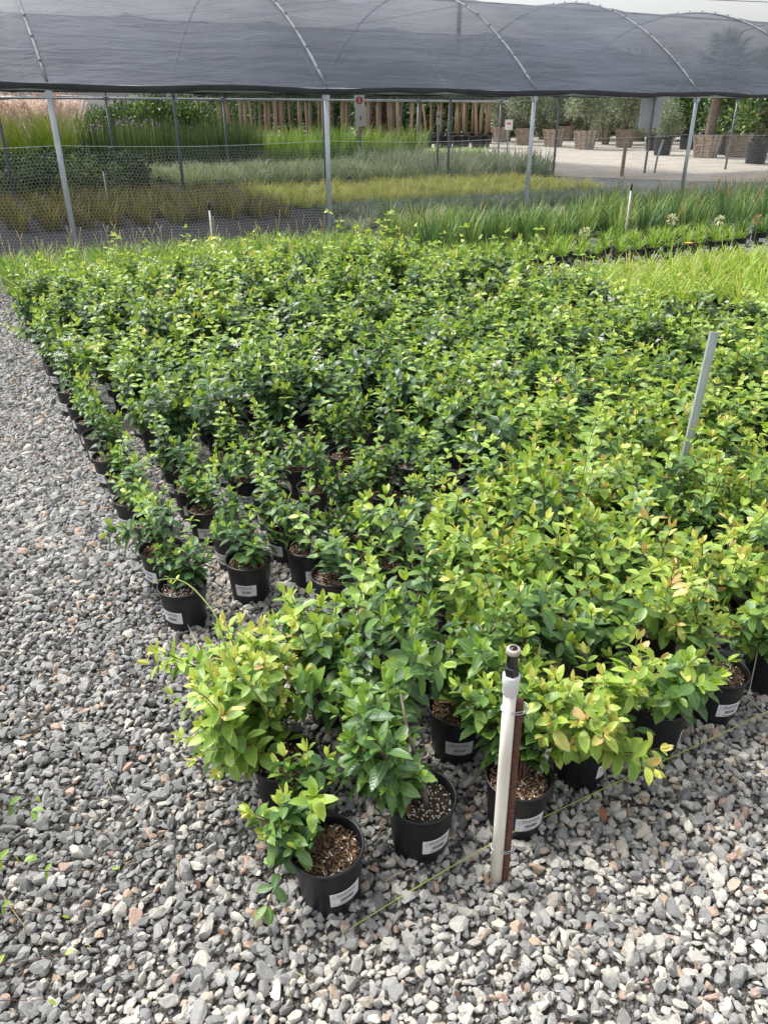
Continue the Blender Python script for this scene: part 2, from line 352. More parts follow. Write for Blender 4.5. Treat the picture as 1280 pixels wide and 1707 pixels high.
# gravel stones, one by one shaped, near the camera
def icos(sub):
    ph = (1+5**.5)/2
    V = [(-1, ph, 0), (1, ph, 0), (-1, -ph, 0), (1, -ph, 0), (0, -1, ph), (0, 1, ph), (0, -1, -ph), (0, 1, -ph), (ph, 0, -1), (ph, 0, 1), (-ph, 0, -1), (-ph, 0, 1)]
    F = [(0, 11, 5), (0, 5, 1), (0, 1, 7), (0, 7, 10), (0, 10, 11), (1, 5, 9), (5, 11, 4), (11, 10, 2), (10, 7, 6), (7, 1, 8), (3, 9, 4), (3, 4, 2), (3, 2, 6), (3, 6, 8), (3, 8, 9), (4, 9, 5), (2, 4, 11), (6, 2, 10), (8, 6, 7), (9, 8, 1)]
    V = [tuple(np.array(v)/np.linalg.norm(v)) for v in V]
    for _ in range(sub):
        d = {}; nf = []
        def mid(a, b):
            k = (min(a, b), max(a, b))
            if k not in d: p = np.array(V[a])+np.array(V[b]); V.append(tuple(p/np.linalg.norm(p))); d[k] = len(V)-1
            return d[k]
        for a, b, c in F:
            x, y, z = mid(a, b), mid(b, c), mid(c, a); nf += [(a, x, z), (b, y, x), (c, z, y), (x, y, z)]
        F = nf
    return np.array(V), np.array(F)
def stones(mb, P, size, tone, sub):
    V0, F0 = icos(sub); N = len(P); k = len(V0)
    V = np.repeat(V0[None], N, 0)
    for _ in range(11 if sub else 3):               # chop facets
        nrm = unit(rng.normal(size=(N, 1, 3))); d = rng.uniform(.38, .78, (N, 1, 1))
        dd = (V*nrm).sum(2, keepdims=True)-d; V = V-nrm*np.maximum(dd, 0)
    V *= 1.22; V += rng.normal(size=V.shape)*(.035 if sub else .13)
    V *= np.stack([rng.uniform(.9, 1.5, N), rng.uniform(.7, 1.1, N), rng.uniform(.5, .9, N)], 1)[:, None]
    q = unit(rng.normal(size=(N, 4))*np.array([1, .35, .35, 1])); ww, x, y, z = q.T
    R = np.stack([1-2*(y*y+z*z), 2*(x*y-z*ww), 2*(x*z+y*ww), 2*(x*y+z*ww), 1-2*(x*x+z*z), 2*(y*z-x*ww), 2*(x*z-y*ww), 2*(y*z+x*ww), 1-2*(x*x+y*y)], 1).reshape(N, 3, 3)
    V = np.einsum('nij,nkj->nki', R, V)*size[:, None, None]/2+P[:, None]
    F = (F0[None]+(np.arange(N)*k)[:, None, None]).reshape(-1, 3)
    A = np.zeros((N, k, 3)); A[:, :, 0] = tone[:, None]
    mb.add(V.reshape(-1, 3), [F], A.reshape(-1, 3), 0, False)
def gravel():
    mb = MB()
    d = .0152
    xs = np.arange(-5.5, 3.6, d); ys = np.arange(.15, 9.3, d); X, Y = np.meshgrid(xs, ys); X = X.ravel(); Y = Y.ravel()
    X = X+rng.uniform(-.5, .5, len(X))*d*1.3; Y = Y+rng.uniform(-.5, .5, len(Y))*d*1.3
    t_ = Y*cp+EYE*sp; u = 640+FPX*X/t_; v = 853.5+FPX*(EYE*cp-Y*sp)/t_
    s_, r_ = ex*X+ey*Y, -ey*X+ex*Y
    bed = (s_ > .6)&(r_ > 1.2)
    mg = np.where(t_ < 3.2, 420, 170); keep = (u > -mg)&(u < 1280+mg)&(v < 2050)&(~bed|(r_ < 4.2))
    keep &= ~((r_ > 7.2)&(s_ > .6))
    X, Y, s_, r_, t_, v = [q[keep] for q in (X, Y, s_, r_, t_, v)]; N = len(X)
    size = np.clip(rng.lognormal(math.log(.0185), .33, N), .009, .040)
    white = np.clip(.24+.35*(r_ < .95)*(s_ > .1)+.22*(s_ > .4)-.22*(r_ > 1.3)*(s_ < .4)+.25*np.sin(X*5+Y*3)*.3+.10*(Y < 1.0), .12, .52)
    pick = rng.uniform(size=N)
    tone = np.where(pick < white, np.clip(rng.normal(.76, .08, N), .55, .88), np.clip(rng.beta(2, 2.4, N)*.66, 0, .66))
    tone = np.where(rng.uniform(size=N) < .05, rng.uniform(.9, 1, N), tone)
    Z = size*.22+rng.uniform(0, .012, N)
    near = t_ < 2.9
    P = np.stack([X, Y, Z], 1)
    stones(mb, P[near], size[near], tone[near], 1)
    stones(mb, P[~near], size[~near]*1.12, tone[~near], 0)
    print('stones', N, near.sum())
    tag(mb.build('gravel', 'stone'), 'loose grey and pale crushed stone covering the ground', 'gravel', kind='stuff')
gravel()

# ============================================================ SHADE TUNNELS AND WIRE FENCE
R1, R2, R3 = 10.36, 17.95, 25.2; BAY = 3.38; S0 = 1.33
def prof(x, e0, e1, apex):   # x 0..1 across
    return (e0+(e1-e0)*x)+(apex-(e0+e1)/2)*(1-abs(2*x-1)**2.1)
def tunnel(name, ra, rb, ks, e0, e1, apex, label, post_rows):
    root = empty(name, (*W(S0+BAY*ks[0], ra), 0)); tag(root, label, 'shade house', 'shade tunnels over the plant beds')
    O = np.array([*W(S0+BAY*ks[0], ra), 0])
    def wp(s, x, dz=0): X, Y = W(s, ra+(rb-ra)*x); return np.array([X, Y, prof(x, e0, e1, apex)+dz])-O
    ns = (ks[-1]-ks[0])*14+1; nx = 44; V = []
    sa, sb = S0+BAY*ks[0]-.3, S0+BAY*ks[-1]+.3
    ss = np.linspace(sa, sb, ns)
    nz = rng.normal(size=(ns, nx+1))*.0025
    for i, s in enumerate(ss):
        ph = ((s-S0)/BAY) % 1; sag = -.10*math.sin(PI*ph)**1.
        for j in range(nx+1):
            x = -.012+1.024*j/nx; xx = min(max(x, 0), 1)
            wv = .02*math.sin(s*3.1+9*xx)*math.sin(xx*7)+.012*math.sin(s*9+21*xx)
            p = wp(s, xx, sag*(1-abs(2*xx-1)**3)+wv+nz[i, j]); 
            if x < 0: p = p+np.array([-(-ey)*.05, -ex*.05, -.03])
            V.append(p)
    k = nx+1; i, j = np.meshgrid(np.arange(ns-1), np.arange(nx), indexing='ij'); i = i.ravel(); j = j.ravel()
    mb = MB(); mb.add(V, [np.stack([i*k+j, (i+1)*k+j, (i+1)*k+j+1, i*k+j+1], 1)], smooth=True); mb.build('shade_cloth', 'cloth', root)
    # hem along both eaves: cloth rolled on a pipe
    for x, e in ((0, e0), (1, e1)):
        mb = MB(); n = 90; pts = []
        for q in range(n+1):
            s = sa+(sb-sa)*q/n; p = wp(s, x); p[2] = e-.02+.012*math.sin(s*2.3)+rng.normal()*.004; pts.append(p)
        V = []
        for p in pts:
            dn = .065+rng.normal()*.008; o2 = np.array([ey, -ex, 0])*(.05 if x == 0 else -.05)
            V += [p+o2, p+o2*1.15+np.array([0, 0, -dn*.55]), p+o2*.9+np.array([0, 0, -dn])]
        F = [[[3*q, 3*q+3, 3*q+4, 3*q+1] for q in range(n)]+[[3*q+1, 3*q+4, 3*q+5, 3*q+2] for q in range(n)]]
        mb.add(V, F, smooth=True); mb.build('hem', 'valance', root)
        mb = MB(); tube(mb, [pts[0]+[0, 0, -.03], pts[n//2]*0+(pts[0]+pts[-1])/2+[0, 0, -.03], pts[-1]+[0, 0, -.03]], .03, 8); mb.build('eave_rail', 'galv', root)
    for kk in ks:
        s = S0+BAY*kk
        mb = MB(); tube(mb, [wp(s, x, .004) for x in np.linspace(0, 1, 40)], .017, 8)
        for x in np.linspace(.03, .97, 22): mbx = wp(s, x, .03); box(mb, mbx, (.035, .025, .012))
        mb.build('hoop', 'hoopsteel', root)
    mb = MB(); tube(mb, [wp(sa, .5, -.06), wp((sa+sb)/2, .5, -.06), wp(sb, .5, -.06)], .02, 6); mb.build('ridge_pipe', 'galvdark', root)
    for (x, e, rad, mt, kr) in post_rows:
        for kk in kr:
            s = S0+BAY*kk; X, Y = W(s, ra+(rb-ra)*x); 
            mb = MB(); tube(mb, [np.array([X, Y, 0])-O, np.array([X, Y, e*.5])-O, np.array([X, Y, e])-O], rad, 12); p = mb.build('post', mt, root)
            mb = MB(); box(mb, np.array([X, Y, e-.04])-O, (.17, .05, .035), math.atan2(ey, ex)); box(mb, np.array([X, Y, e-.10])-O, (.07, .07, .07), .5); mb.build('bracket', mt, p)
    return root
tunnel('shade_tunnel', R1, R2, list(range(-2, 9)), 1.895, 2.03, 3.45, 'grey shade cloth tunnel on steel posts directly behind the shrub bed',
       [(0, 1.87, .033, 'galv', range(-1, 7)), (1, 2.0, .032, 'galvdark', range(-2, 8))])
tunnel('shade_tunnel', R2+.12, R3, list(range(-3, 6)), 2.02, 1.98, 3.58, 'second shade cloth tunnel, seen beneath and through the first one',
       [(1, 1.98, .034, 'galvdark', range(-3, 6))])

def wire_fence():
    root = empty('wire_fence', (*W(S0-BAY, R1+.05), 0)); tag(root, 'hexagonal chicken wire fence strung along the front posts of the tunnel', 'fence')
    O = np.array([*W(S0-BAY, R1+.05), 0])
    a = .024; hx = a*math.sqrt(3); s_start, s_end = S0-BAY*1.0, S0+BAY*5.2; H = 1.22
    P = []
    nr = int(H/(1.5*a)); nc = int((s_end-s_start)/hx)
    r_, c_ = np.meshgrid(np.arange(nr), np.arange(nc), indexing='ij'); r_ = r_.ravel(); c_ = c_.ravel()
    cx = s_start+(c_+.5*(r_ % 2))*hx; cz = .02+r_*1.5*a
    segs = []
    for (x0, z0, x1, z1) in ((0, a, hx/2, a/2), (hx/2, a/2, hx/2, -a/2), (hx/2, -a/2, 0, -a)):
        segs.append(np.stack([cx+x0, cz+z0, cx+x1, cz+z1], 1))
    G = np.concatenate(segs); N = len(G)
    def warp(s, z):
        s2 = s+.012*np.sin(z*9+s*2)+.006*np.sin(s*17+z*23); z2 = z+.012*np.sin(s*3.1+z*4)+.006*np.sin(s*13)
        rr = R1+.05+.02*np.sin(s*1.7)*np.sin(z*3)
        return np.stack([ex*s2-ey*rr, ey*s2+ex*rr, z2], 1)-O
    A = warp(G[:, 0], G[:, 1]); B = warp(G[:, 2], G[:, 3]); wd = .0013
    D = unit(B-A); nrm = np.array([-ey, ex, 0]); U = unit(np.cross(D, nrm)); 
    V = np.stack([A+U*wd, A-U*wd*.5+nrm*wd, A-U*wd*.5-nrm*wd, B+U*wd, B-U*wd*.5+nrm*wd, B-U*wd*.5-nrm*wd], 1).reshape(-1, 3)
    b = (np.arange(N)*6)[:, None]
    mb = MB(); mb.add(V, [np.concatenate([b+[0, 1, 4, 3], b+[1, 2, 5, 4], b+[2, 0, 3, 5]])]); mb.build('netting', 'wire', root)
    mb = MB(); pts = []
    for q in range(121):
        s = s_start+(s_end-s_start)*q/120; ph = ((s-S0)/BAY) % 1
        pts.append(np.array([*W(s, R1+.04), 1.25-.035*math.sin(PI*ph)])-O)
    tube(mb, pts, .0035, 5); mb.build('top_wire', 'wire', root)
wire_fence()

# ============================================================ POTS AND PLANTS
PR, PB, PH = .083, .066, .165
def pot_mesh(seg=32, R=PR, B=PB, H=PH):
    mb = MB()
    k = R/PR; h = H/PH
    lathe(mb, [(B*.96, 0), (B, .004*h), (B+.002*k, .02*h), (B+(R-B)*.86-.003*k, .138*h), (R-.004*k, .142*h), (R-.003*k, .156*h), (R, .158*h), (R+.0022*k, .1625*h), (R, .167*h), (R-.004*k, .165*h), (R-.0065*k, .158*h), (R-.008*k, .14*h), (R-.012*k, .10*h)], seg, cap=False)
    lathe(mb, [(0.0001, .003), (B*.96, 0)], seg, cap=False)
    # drainage feet
    for q in range(8):
        th = q*PI/4; box(mb, (B*.97*math.cos(th), B*.97*math.sin(th), .008*h), (.006, .02*k, .016*h), th)
    return mb.mesh('pot', 'pot')
POT = pot_mesh()
POTLO = pot_mesh(18)
def soil_mesh(kind, seed, z=.143, R=.0735):
    g = np.random.default_rng(seed); mb = MB()
    n = 15; V = [(0, 0, z+.004)]; F = []
    for r in range(1, 8):
        for q in range(20):
            th = 2*PI*q/20; rr = R*r/7; V.append((rr*math.cos(th), rr*math.sin(th), z+g.normal()*.0022-.004*(r/7)**4))
    for q in range(20): F.append([0, 1+q, 1+(q+1) % 20])
    Q = [[1+r*20+q, 1+(r+1)*20+q, 1+(r+1)*20+(q+1) % 20, 1+r*20+(q+1) % 20] for r in range(6) for q in range(20)]
    mb.add(V, [F, Q], smooth=True)
    N = {'bark': 420, 'perlite': 260, 'mix': 300}[kind]
    rr = R*.97*np.sqrt(g.uniform(size=N)); th = g.uniform(0, 2*PI, N)
    for i in range(N):
        c = (rr[i]*math.cos(th[i]), rr[i]*math.sin(th[i]), z+.002+g.uniform(0, .004))
        if kind == 'perlite': d = (g.uniform(.0015, .004),)*3; tone = .98 if g.uniform() < .75 else g.uniform(.2, .5)
        else: d = (g.uniform(.004, .013), g.uniform(.0015, .004), g.uniform(.0008, .002)); tone = g.uniform(.05, .66) if g.uniform() < (.95 if kind == 'bark' else .8) else .97
        R_ = Matrix.Rotation(g.uniform(0, PI), 3, 'Z')@Matrix.Rotation(g.normal()*.35, 3, 'Y')@Matrix.Rotation(g.normal()*.3, 3, 'X')
        box(mb, c, d, a=(tone, 0, 0), mi=1, R=R_)
    # a fallen leaf or two
    for i in range(2):
        th_ = g.uniform(0, 2*PI); leaves(mb, [(.03*math.cos(th_), .03*math.sin(th_), z+.008)], [(math.cos(th_+1), math.sin(th_+1), 0)], .035, .018, .1, g.uniform(.3, .5), mi=1)
    return mb.mesh('soil', ['soil', 'chip'])
SOIL = {'bark': soil_mesh('bark', 1), 'perlite': soil_mesh('perlite', 2), 'mix': soil_mesh('mix', 3), 'mix2': soil_mesh('bark', 4)}
# sticker with its print, wrapped on the pot wall
def text_mesh(txt, size, bold=.0):
    cu = bpy.data.curves.new('t', 'FONT'); cu.body = txt; cu.size = size; cu.offset = bold; cu.resolution_u = 2
    ob = bpy.data.objects.new('t', cu); C.objects.link(ob)
    dg = bpy.context.evaluated_depsgraph_get(); dg.update(); me = bpy.data.meshes.new_from_object(ob.evaluated_get(dg))
    V = np.array([v.co[:] for v in me.vertices]); F = [list(p.vertices) for p in me.polygons]
    bpy.data.objects.remove(ob); bpy.data.curves.remove(cu); bpy.data.meshes.remove(me)
    return V, F
def sticker_mesh(detail=True, w=.082, h=.047, z0=.048):
    mb = MB()
    def wrap(x, z, lift):
        x = np.asarray(x, float); z = np.asarray(z, float)
        zz = z0+z; R = PB+.002+((PR-PB)*.86-.005)*(zz-.02)/.118+.0009+lift
        th = -PI/2+x/.0775
        return np.stack([R*np.cos(th), R*np.sin(th), zz], -1)
    n = 10; xs = np.linspace(-w/2, w/2, n+1)
    V = np.concatenate([wrap(xs, np.full(n+1, 0.), 0), wrap(xs, np.full(n+1, h), 0)])
    q = np.arange(n); mb.add(V, [np.stack([q, q+1, q+n+2, q+n+1], 1)], smooth=True)
    def rect(x0, z0_, x1, z1, mi):
        k = max(1, int((x1-x0)/.008)); xx = np.linspace(x0, x1, k+1)
        V = np.concatenate([wrap(xx, np.full(k+1, z0_), .0006), wrap(xx, np.full(k+1, z1), .0006)]); q = np.arange(k)
        mb.add(V, [np.stack([q, q+1, q+k+2, q+k+1], 1)], mi=mi)
    if detail:
        for txt, x0, z_, size, mi, bo in (('DEVIL MOUNTAIN', -.026, .0365, .0062, 1, .0001), ('WHOLESALE NURSERY', -.026, .031, .0050, 1, .0001)):
            V, F = text_mesh(txt, size, bo)
            if len(V): mb.add(wrap(x0+V[:, 0], z_+V[:, 1], .0006), [[f] for f in F], mi=mi)
        # small mountain mark
        for a_, b_ in (((-.036, .031), (-.032, .040)), ((-.032, .040), (-.0285, .031)), ((-.0355, .0305), (-.029, .0305))):
            p0, p1 = np.array(a_), np.array(b_); dd = (p1-p0)/np.linalg.norm(p1-p0); pn = np.array([-dd[1], dd[0]])*.0004
            Q = np.array([p0+pn, p1+pn, p1-pn, p0-pn]); mb.add(wrap(Q[:, 0], Q[:, 1], .0006), [[0, 1, 2, 3]], mi=2)
        rect(-.034, .0268, .034, .0274, 2)
        g = np.random.default_rng(5); x = -.016
        while x < .020:
            bw = g.choice([.0004, .0007, .0011]); rect(x, .012, x+bw, .0225, 1); x += bw+g.choice([.0005, .0008])
        rect(-.022, .0045, .006, .0062, 1); rect(-.037, .008, -.028, .009, 2); rect(.010, .005, .030, .0057, 2)
    else:
        rect(-.026, .031, .018, .039, 2); rect(-.034, .0265, .034, .0275, 2)
        for x in (-.016, -.010, -.001, .004, .012): rect(x, .012, x+.0035, .0225, 1)
        rect(-.022, .004, .006, .0065, 2)
    return mb.mesh('sticker', ['sticker', 'ink', 'greyink'])
STK = sticker_mesh(True); STKLO = sticker_mesh(False)

def shrub(seed, nst=6, L0=.28, tilt=(.1, .75), leaf=.05, lw=.46, tone0=.25, tip=.75, lean=(0, 0), base=.143, step=.022, branch=.5, droop=.0, vine=0, spread0=.02, azs=None):
    g = np.random.default_rng(seed); st = MB(); P = []; D = []; U = []; L = []; T = []; Wd = []; Cu = []
    def path(p, d, length, r0, az, bend, lev, tb):
        n = max(4, int(length/step)); pts = [p.copy()]; ang = g.uniform(0, PI); N = n
        for k in range(n):
            d = unit(d+g.normal(size=3)*.07+np.array([0, 0, bend])); p = p+d*length/n; pts.append(p.copy()); f = (k+1)/n
            ang += PI/2
            if f < (.22 if lev == 0 else .12): continue
            a0 = unit(np.cross(d, [0.3, .2, 1.])); b0 = np.cross(d, a0)
            sz = leaf*(1.05-.55*max(0, (f-.72)/.28))*g.uniform(.75, 1.2)*(1 if lev == 0 else .85)
            for sg in (0, PI):
                o = math.cos(ang+sg)*a0+math.sin(ang+sg)*b0
                el = .35+.9*max(0, (f-.75)/.25); dd = unit(o+d*el+np.array([0, 0, -.12]))
                P.append(p+o*.003); D.append(dd+g.normal(size=3)*.12); U.append(unit(d+np.array([0, 0, .8])+g.normal(size=3)*.15)); L.append(sz); Wd.append(sz*lw*g.uniform(.85, 1.15))
                T.append(np.clip(tb+(tip-tb)*max(0, (f-.62)/.38)**1.3*(1.0 if g.uniform() < .85 else .4)+g.normal()*.07+(.28 if g.uniform() < .045 else 0), 0, 1)); Cu.append(g.uniform(.05, .4))
            if lev == 0 and .2 < f < .8 and g.uniform() < branch:
                o = unit(a0*g.normal()+b0*g.normal()); path(p.copy(), unit(o*.8+d*.6+np.array([0, 0, .25])), length*g.uniform(.22, .45), r0*.6, 0, .06, 1, tb)
        tube(st, pts, np.linspace(r0, r0*.35, len(pts)), 5, mi=0)
        for q in range(2):                       # terminal pair
            o = unit(g.normal(size=3)); P.append(p); D.append(unit(d+o*.35)); U.append(unit(o+np.array([0, 0, .5]))); L.append(leaf*.6); Wd.append(leaf*.26); T.append(min(1, tip+.08)); Cu.append(.0)
    for i in range(nst):
        az = g.uniform(0, 2*PI) if azs is None else azs[i % len(azs)]+g.normal()*.25
        tl = g.uniform(*tilt); p = np.array([math.cos(az)*spread0*g.uniform(), math.sin(az)*spread0*g.uniform(), base-.005])
        d = unit(np.array([math.cos(az)*math.sin(tl)+lean[0], math.sin(az)*math.sin(tl)+lean[1], math.cos(tl)]))
        ln = L0*g.uniform(.65, 1.2)
        path(p, d, ln, .0022+.0016*g.uniform(), az, g.uniform(-.05, .09)-droop, 0, tone0+g.normal()*.06)
    for i in range(vine):
        az = g.uniform(0, 2*PI); d = unit(np.array([math.cos(az)*.35, math.sin(az)*.35, 1.])); s_, stp = step, .045
        step_, = (step,)
        n = int(g.integers(7, 12)); p = np.array([0, 0, base]); pts = [p]
        for k in range(n):
            d = unit(d+g.normal(size=3)*.13); p = p+d*.042*L0/.28*1.1; pts.append(p)
            if k > 1:
                ta = tone0+(tip+.04-tone0)*(k/n)**.8
                for sg in (-1, 1):
                    o = np.array([math.cos(k*1.57+az), math.sin(k*1.57+az), 0])*sg; P.append(p); D.append(unit(o+d*.35+g.normal(size=3)*.15)); U.append(unit(d+np.array([0, -.2, .4]))); L.append(leaf*.95*(1-.35*k/n)); Wd.append(leaf*.52*(1-.3*k/n)); T.append(ta+g.normal()*.05); Cu.append(.2)
        for sg in (-1, 1): P.append(p); D.append(unit(d+np.array([.4*sg, .2, 0]))); U.append(np.array([0, -.6, 1.])); L.append(leaf*.55); Wd.append(leaf*.26); T.append(tip+.06); Cu.append(.1)
        tube(st, pts, np.linspace(.002, .001, len(pts)), 5)
    fm = MB(); leaves(fm, np.array(P), np.array(D), np.array(L), np.array(Wd), np.array(Cu), np.array(T), .35, np.array(U))
    return st.mesh('stems', 'stem'), fm.mesh('foliage', 'leaf')

def flower_mesh(seed, n=6, spread=.035):
    g = np.random.default_rng(seed); mb = MB()
    for i in range(n):
        c = g.normal(size=3)*spread*.5; N = unit(g.normal(size=3)*.5+np.array([0, -.5, .8])); a = unit(np.cross(N, [1, 0.2, 0])); b = np.cross(N, a)
        for q in range(5):
            th = 2*PI*q/5; o = a*math.cos(th)+b*math.sin(th); o2 = a*math.cos(th+.7)+b*math.sin(th+.7)
            mb.add([c, c+o*.007, c+o*.013+o2*.004, c+o*.010+o2*.009, c+o2*.004], [[0, 1, 2, 3, 4]])
        tube(mb, [c-N*.014, c-N*.007, c], .0009, 4)
    return mb.mesh('flower_cluster', 'petal')
FLW = [flower_mesh(1, 7), flower_mesh(2, 4, .025), flower_mesh(3, 9, .045)]
mb = MB(); box(mb, (0, 0, .045), (.016, .0012, .09)); mb.add([(-.008, -.0007, 0), (.008, -.0007, 0), (0, -.0007, -.02)], [[0, 1, 2]]); TAGM = mb.mesh('plant_tag', 'signwhite')

# variants for the big bed: dark glossy ones with bright tips
print('variants')
DARK = [shrub(100+i, nst=[7, 8, 6, 9, 7, 8, 6, 7][i], L0=[.25, .29, .27, .24, .32, .28, .30, .26][i], leaf=.063, lw=.56, tone0=.19, tip=.71, branch=.22, vine=[1, 3, 2, 1, 2, 1, 3, 2][i]) for i in range(8)]
LITE = [shrub(200+i, nst=8, L0=.27+.02*(i % 3), leaf=.062, lw=.53, tone0=.40, tip=.76, branch=.26, tilt=(.1, .85), vine=2+i % 2) for i in range(5)]
SPAR = [shrub(450+i, nst=[4, 5, 4, 5][i], L0=.23, leaf=.056, lw=.54, tone0=.27, tip=.72, branch=.25, tilt=(.05, .6), vine=1) for i in range(4)]
YELL = [shrub(300+i, nst=8, L0=.27, leaf=.062, lw=.50, tone0=.58, tip=.84, branch=.3, tilt=(.15, .95)) for i in range(3)]
MIDG = [shrub(400+i, nst=8, L0=.26, leaf=.062, lw=.52, tone0=.40, tip=.62, branch=.4, tilt=(.15, .95)) for i in range(3)]

def potted(x, y, var, label, rz=0, shift=.5, zs=1., soil='mix', near=False, stick=True, srot=0, xy=1., name='potted_shrub', cat='potted plant', group='potted shrubs in the main bed', tilt=(0, 0), flowers=(), sticker_lo=False, ptag=None):
    r = empty(name, (x, y, 0)); r.rotation_euler = (tilt[0], tilt[1], 0); tag(r, label, cat, group)
    p = link('pot', POT if near else POTLO, r); p.rotation_euler[2] = srot
    if stick: link('sticker', STK if near else STKLO, p)
    link('soil', SOIL[soil], r)
    st = link('stems', var[0], r); fo = link('foliage', var[1], r)
    for o in (st, fo): o.rotation_euler[2] = rz; o.scale = (xy, xy, zs); o.location.z = .143*(1-zs)
    fo.color = (shift, .5, .5, 1)
    for (fx, fy, fz, k) in flowers:
        f = link('flower_cluster', FLW[k % 3], r); f.location = (fx, fy, fz); f.rotation_euler[2] = fx*90; f.scale = (.8, .8, .8)
    if ptag: f = link('plant_tag', TAGM, r); f.location = (*ptag, .150); f.rotation_euler = (.15, .1, .3)
    return r

# ---- the front block, pot by pot
def SRl(s, r): return W(s, r)
F = []
A_ = shrub(11, nst=6, L0=.20, leaf=.056, lw=.56, tone0=.34, tip=.76, lean=(-.25, .1), azs=[2.2, 2.9, 3.5, 4.0, 1.8], tilt=(.3, .8), branch=.35, spread0=.03)
x, y = W(.447, 1.09); pA = potted(x, y, A_, 'foremost potted shrub, sprawling over the left rim, bark-topped black pot', near=True, soil='bark', srot=.62, shift=.5, tilt=(.02, -.03))
# its low sideways sprig
def sprig(parent, P0, P1, seed, leaf=.04, tone=.5, n=6, mats=('stem', 'leaf'), name='shoot', r=.0022, sag=0., tipn=4, loff=2, curl=.2):
    g = np.random.default_rng(seed); pts = [np.array(p, float) for p in P1]; pts = [np.array(P0, float)]+pts
    seg = np.array(pts); tt = np.linspace(0, len(seg)-1, 24); fine = np.array([[np.interp(t_, range(len(seg)), seg[:, c]) for c in range(3)] for t_ in tt])
    for _ in range(2): fine[1:-1] = (fine[:-2]+fine[1:-1]*2+fine[2:])/4
    mb = MB(); tube(mb, fine, np.linspace(r, r*.4, len(fine)), 6, mi=0)
    P = []; D = []; L = []; T = []; U = []
    for k in range(n):
        i = int((k+loff)/(n+loff)*(len(fine)-1)); d = unit(fine[min(i+1, 23)]-fine[max(i-1, 0)])
        a = unit(np.cross(d, [0, 0, 1.])); b = np.cross(a, d); th = (k % 2)*PI/2+.4
        for sg in (1, -1):
            o = (a*math.cos(th)+b*math.sin(th))*sg; P.append(fine[i]); D.append(unit(o+d*.5)); L.append(leaf*g.uniform(.8, 1.1)); T.append(tone+g.normal()*.06); U.append(unit(np.array([0, 0, 1.])+d*.4))
    for q in range(tipn):
        o = unit(g.normal(size=3)); P.append(fine[-1]); D.append(unit(d+o*.7)); L.append(leaf*.85); T.append(tone+.08); U.append(np.array([0, 0, 1.]))
    if P: leaves(mb, np.array(P), np.array(D), np.array(L), np.array(L)*.48, curl, np.array(T), .3, np.array(U), mi=1)
    o = mb.build(name, list(mats), parent); return o
sprig(pA, (-.01, 0, .14), [(-.07, .0, .20), (-.10, -.05, .15), (-.125, -.10, .10)], 3, leaf=.045, tone=.42, n=5)
sprig(pA, (-.01, .02, .14), [(-.03, .02, .22), (-.02, .0, .30), (-.01, -.01, .33)], 4, leaf=.052, tone=.62, n=4, tipn=5)
B_ = shrub(21, nst=9, L0=.30, leaf=.066, lw=.45, tone0=.44, tip=.56, lean=(-.45, .12), azs=[2.4, 3.0, 3.7, 1.7, 4.2], tilt=(.15, .75), branch=.5, spread0=.01)
x, y = W(.696, 1.109); pB = potted(x, y, B_, 'shrub with mottled leaves and thick grey stem above white-flecked soil', near=True, soil='perlite', srot=.55)
mb = MB(); tube(mb, [(.012, -.015, .138), (.004, .0, .20), (-.015, .02, .27), (-.035, .03, .34), (-.05, .06, .42)], [.0075, .0065, .0055, .004, .0025], 8); mb.build('trunk', 'bark', pB)
x, y = W(.939, 1.052); C_ = shrub(31, nst=10, L0=.30, leaf=.058, lw=.54, tone0=.46, tip=.72, lean=(.02, .25), azs=[.6, 1.3, 2.0, 2.7, .1], tilt=(.1, .7), branch=.5)
pC = potted(x, y, C_, 'shrub directly behind the white pipe, wood-chip mulch in its pot', near=True, soil='bark', srot=.35, flowers=[(.05, .02, .23, 1)], ptag=(.055, .02))
x, y = W(1.19, 1.10); D_ = shrub(41, nst=11, L0=.27, leaf=.058, lw=.53, tone0=.66, tip=.84, lean=(-.05, -.22), azs=[3.9, 4.6, 5.3, 2.9, .2, 1.5], tilt=(.2, .95), branch=.5)
pD = potted(x, y, D_, 'yellow and bronze leaved shrub spilling over the front of its pot', near=True, srot=.9, shift=.53)
sprig(pD, (.03, -.02, .14), [(.10, -.03, .22), (.13, -.06, .17), (.15, -.09, .13)], 6, leaf=.05, tone=.38, n=4)
x, y = W(1.447, 1.088); pF = potted(x, y, MIDG[0], 'half hidden shrub right of the yellow-leaved one, dark pot interior showing', near=True, srot=1.3, rz=1.2, shift=.55, zs=.9)
x, y = W(1.695, 1.10); E_ = shrub(51, nst=3, L0=.34, leaf=.045, lw=.46, tone0=.6, tip=.8, lean=(-.35, .1), azs=[3.0, 2.4], tilt=(.1, .5), branch=.25)
pE = potted(x, y, E_, 'sparse two-stemmed shrub in open pot at the right of the front row', near=True, soil='mix', srot=.30)
mb = MB(); tube(mb, [(-.01, -.01, .138), (-.014, 0, .19), (-.03, .01, .25), (-.05, .02, .32)], [.006, .005, .004, .003], 8); mb.build('trunk', 'bark', pE)
x, y = W(1.945, 1.10); potted(x, y, LITE[0], 'shrub in the front row at the right edge of the picture', near=True, rz=.5, soil='mix2', srot=.6, zs=.95)
x, y = W(.458, 1.377); G_ = shrub(61, nst=10, L0=.30, leaf=.056, lw=.52, tone0=.62, tip=.82, lean=(-.30, .12), azs=[2.3, 3.0, 3.6, 1.6, 4.3], tilt=(.2, .9), branch=.5)
potted(x, y, G_, 'yellowing shrub arching left over the gravel, second pot from the foremost corner', near=True, soil='mix', srot=.5, ptag=None)
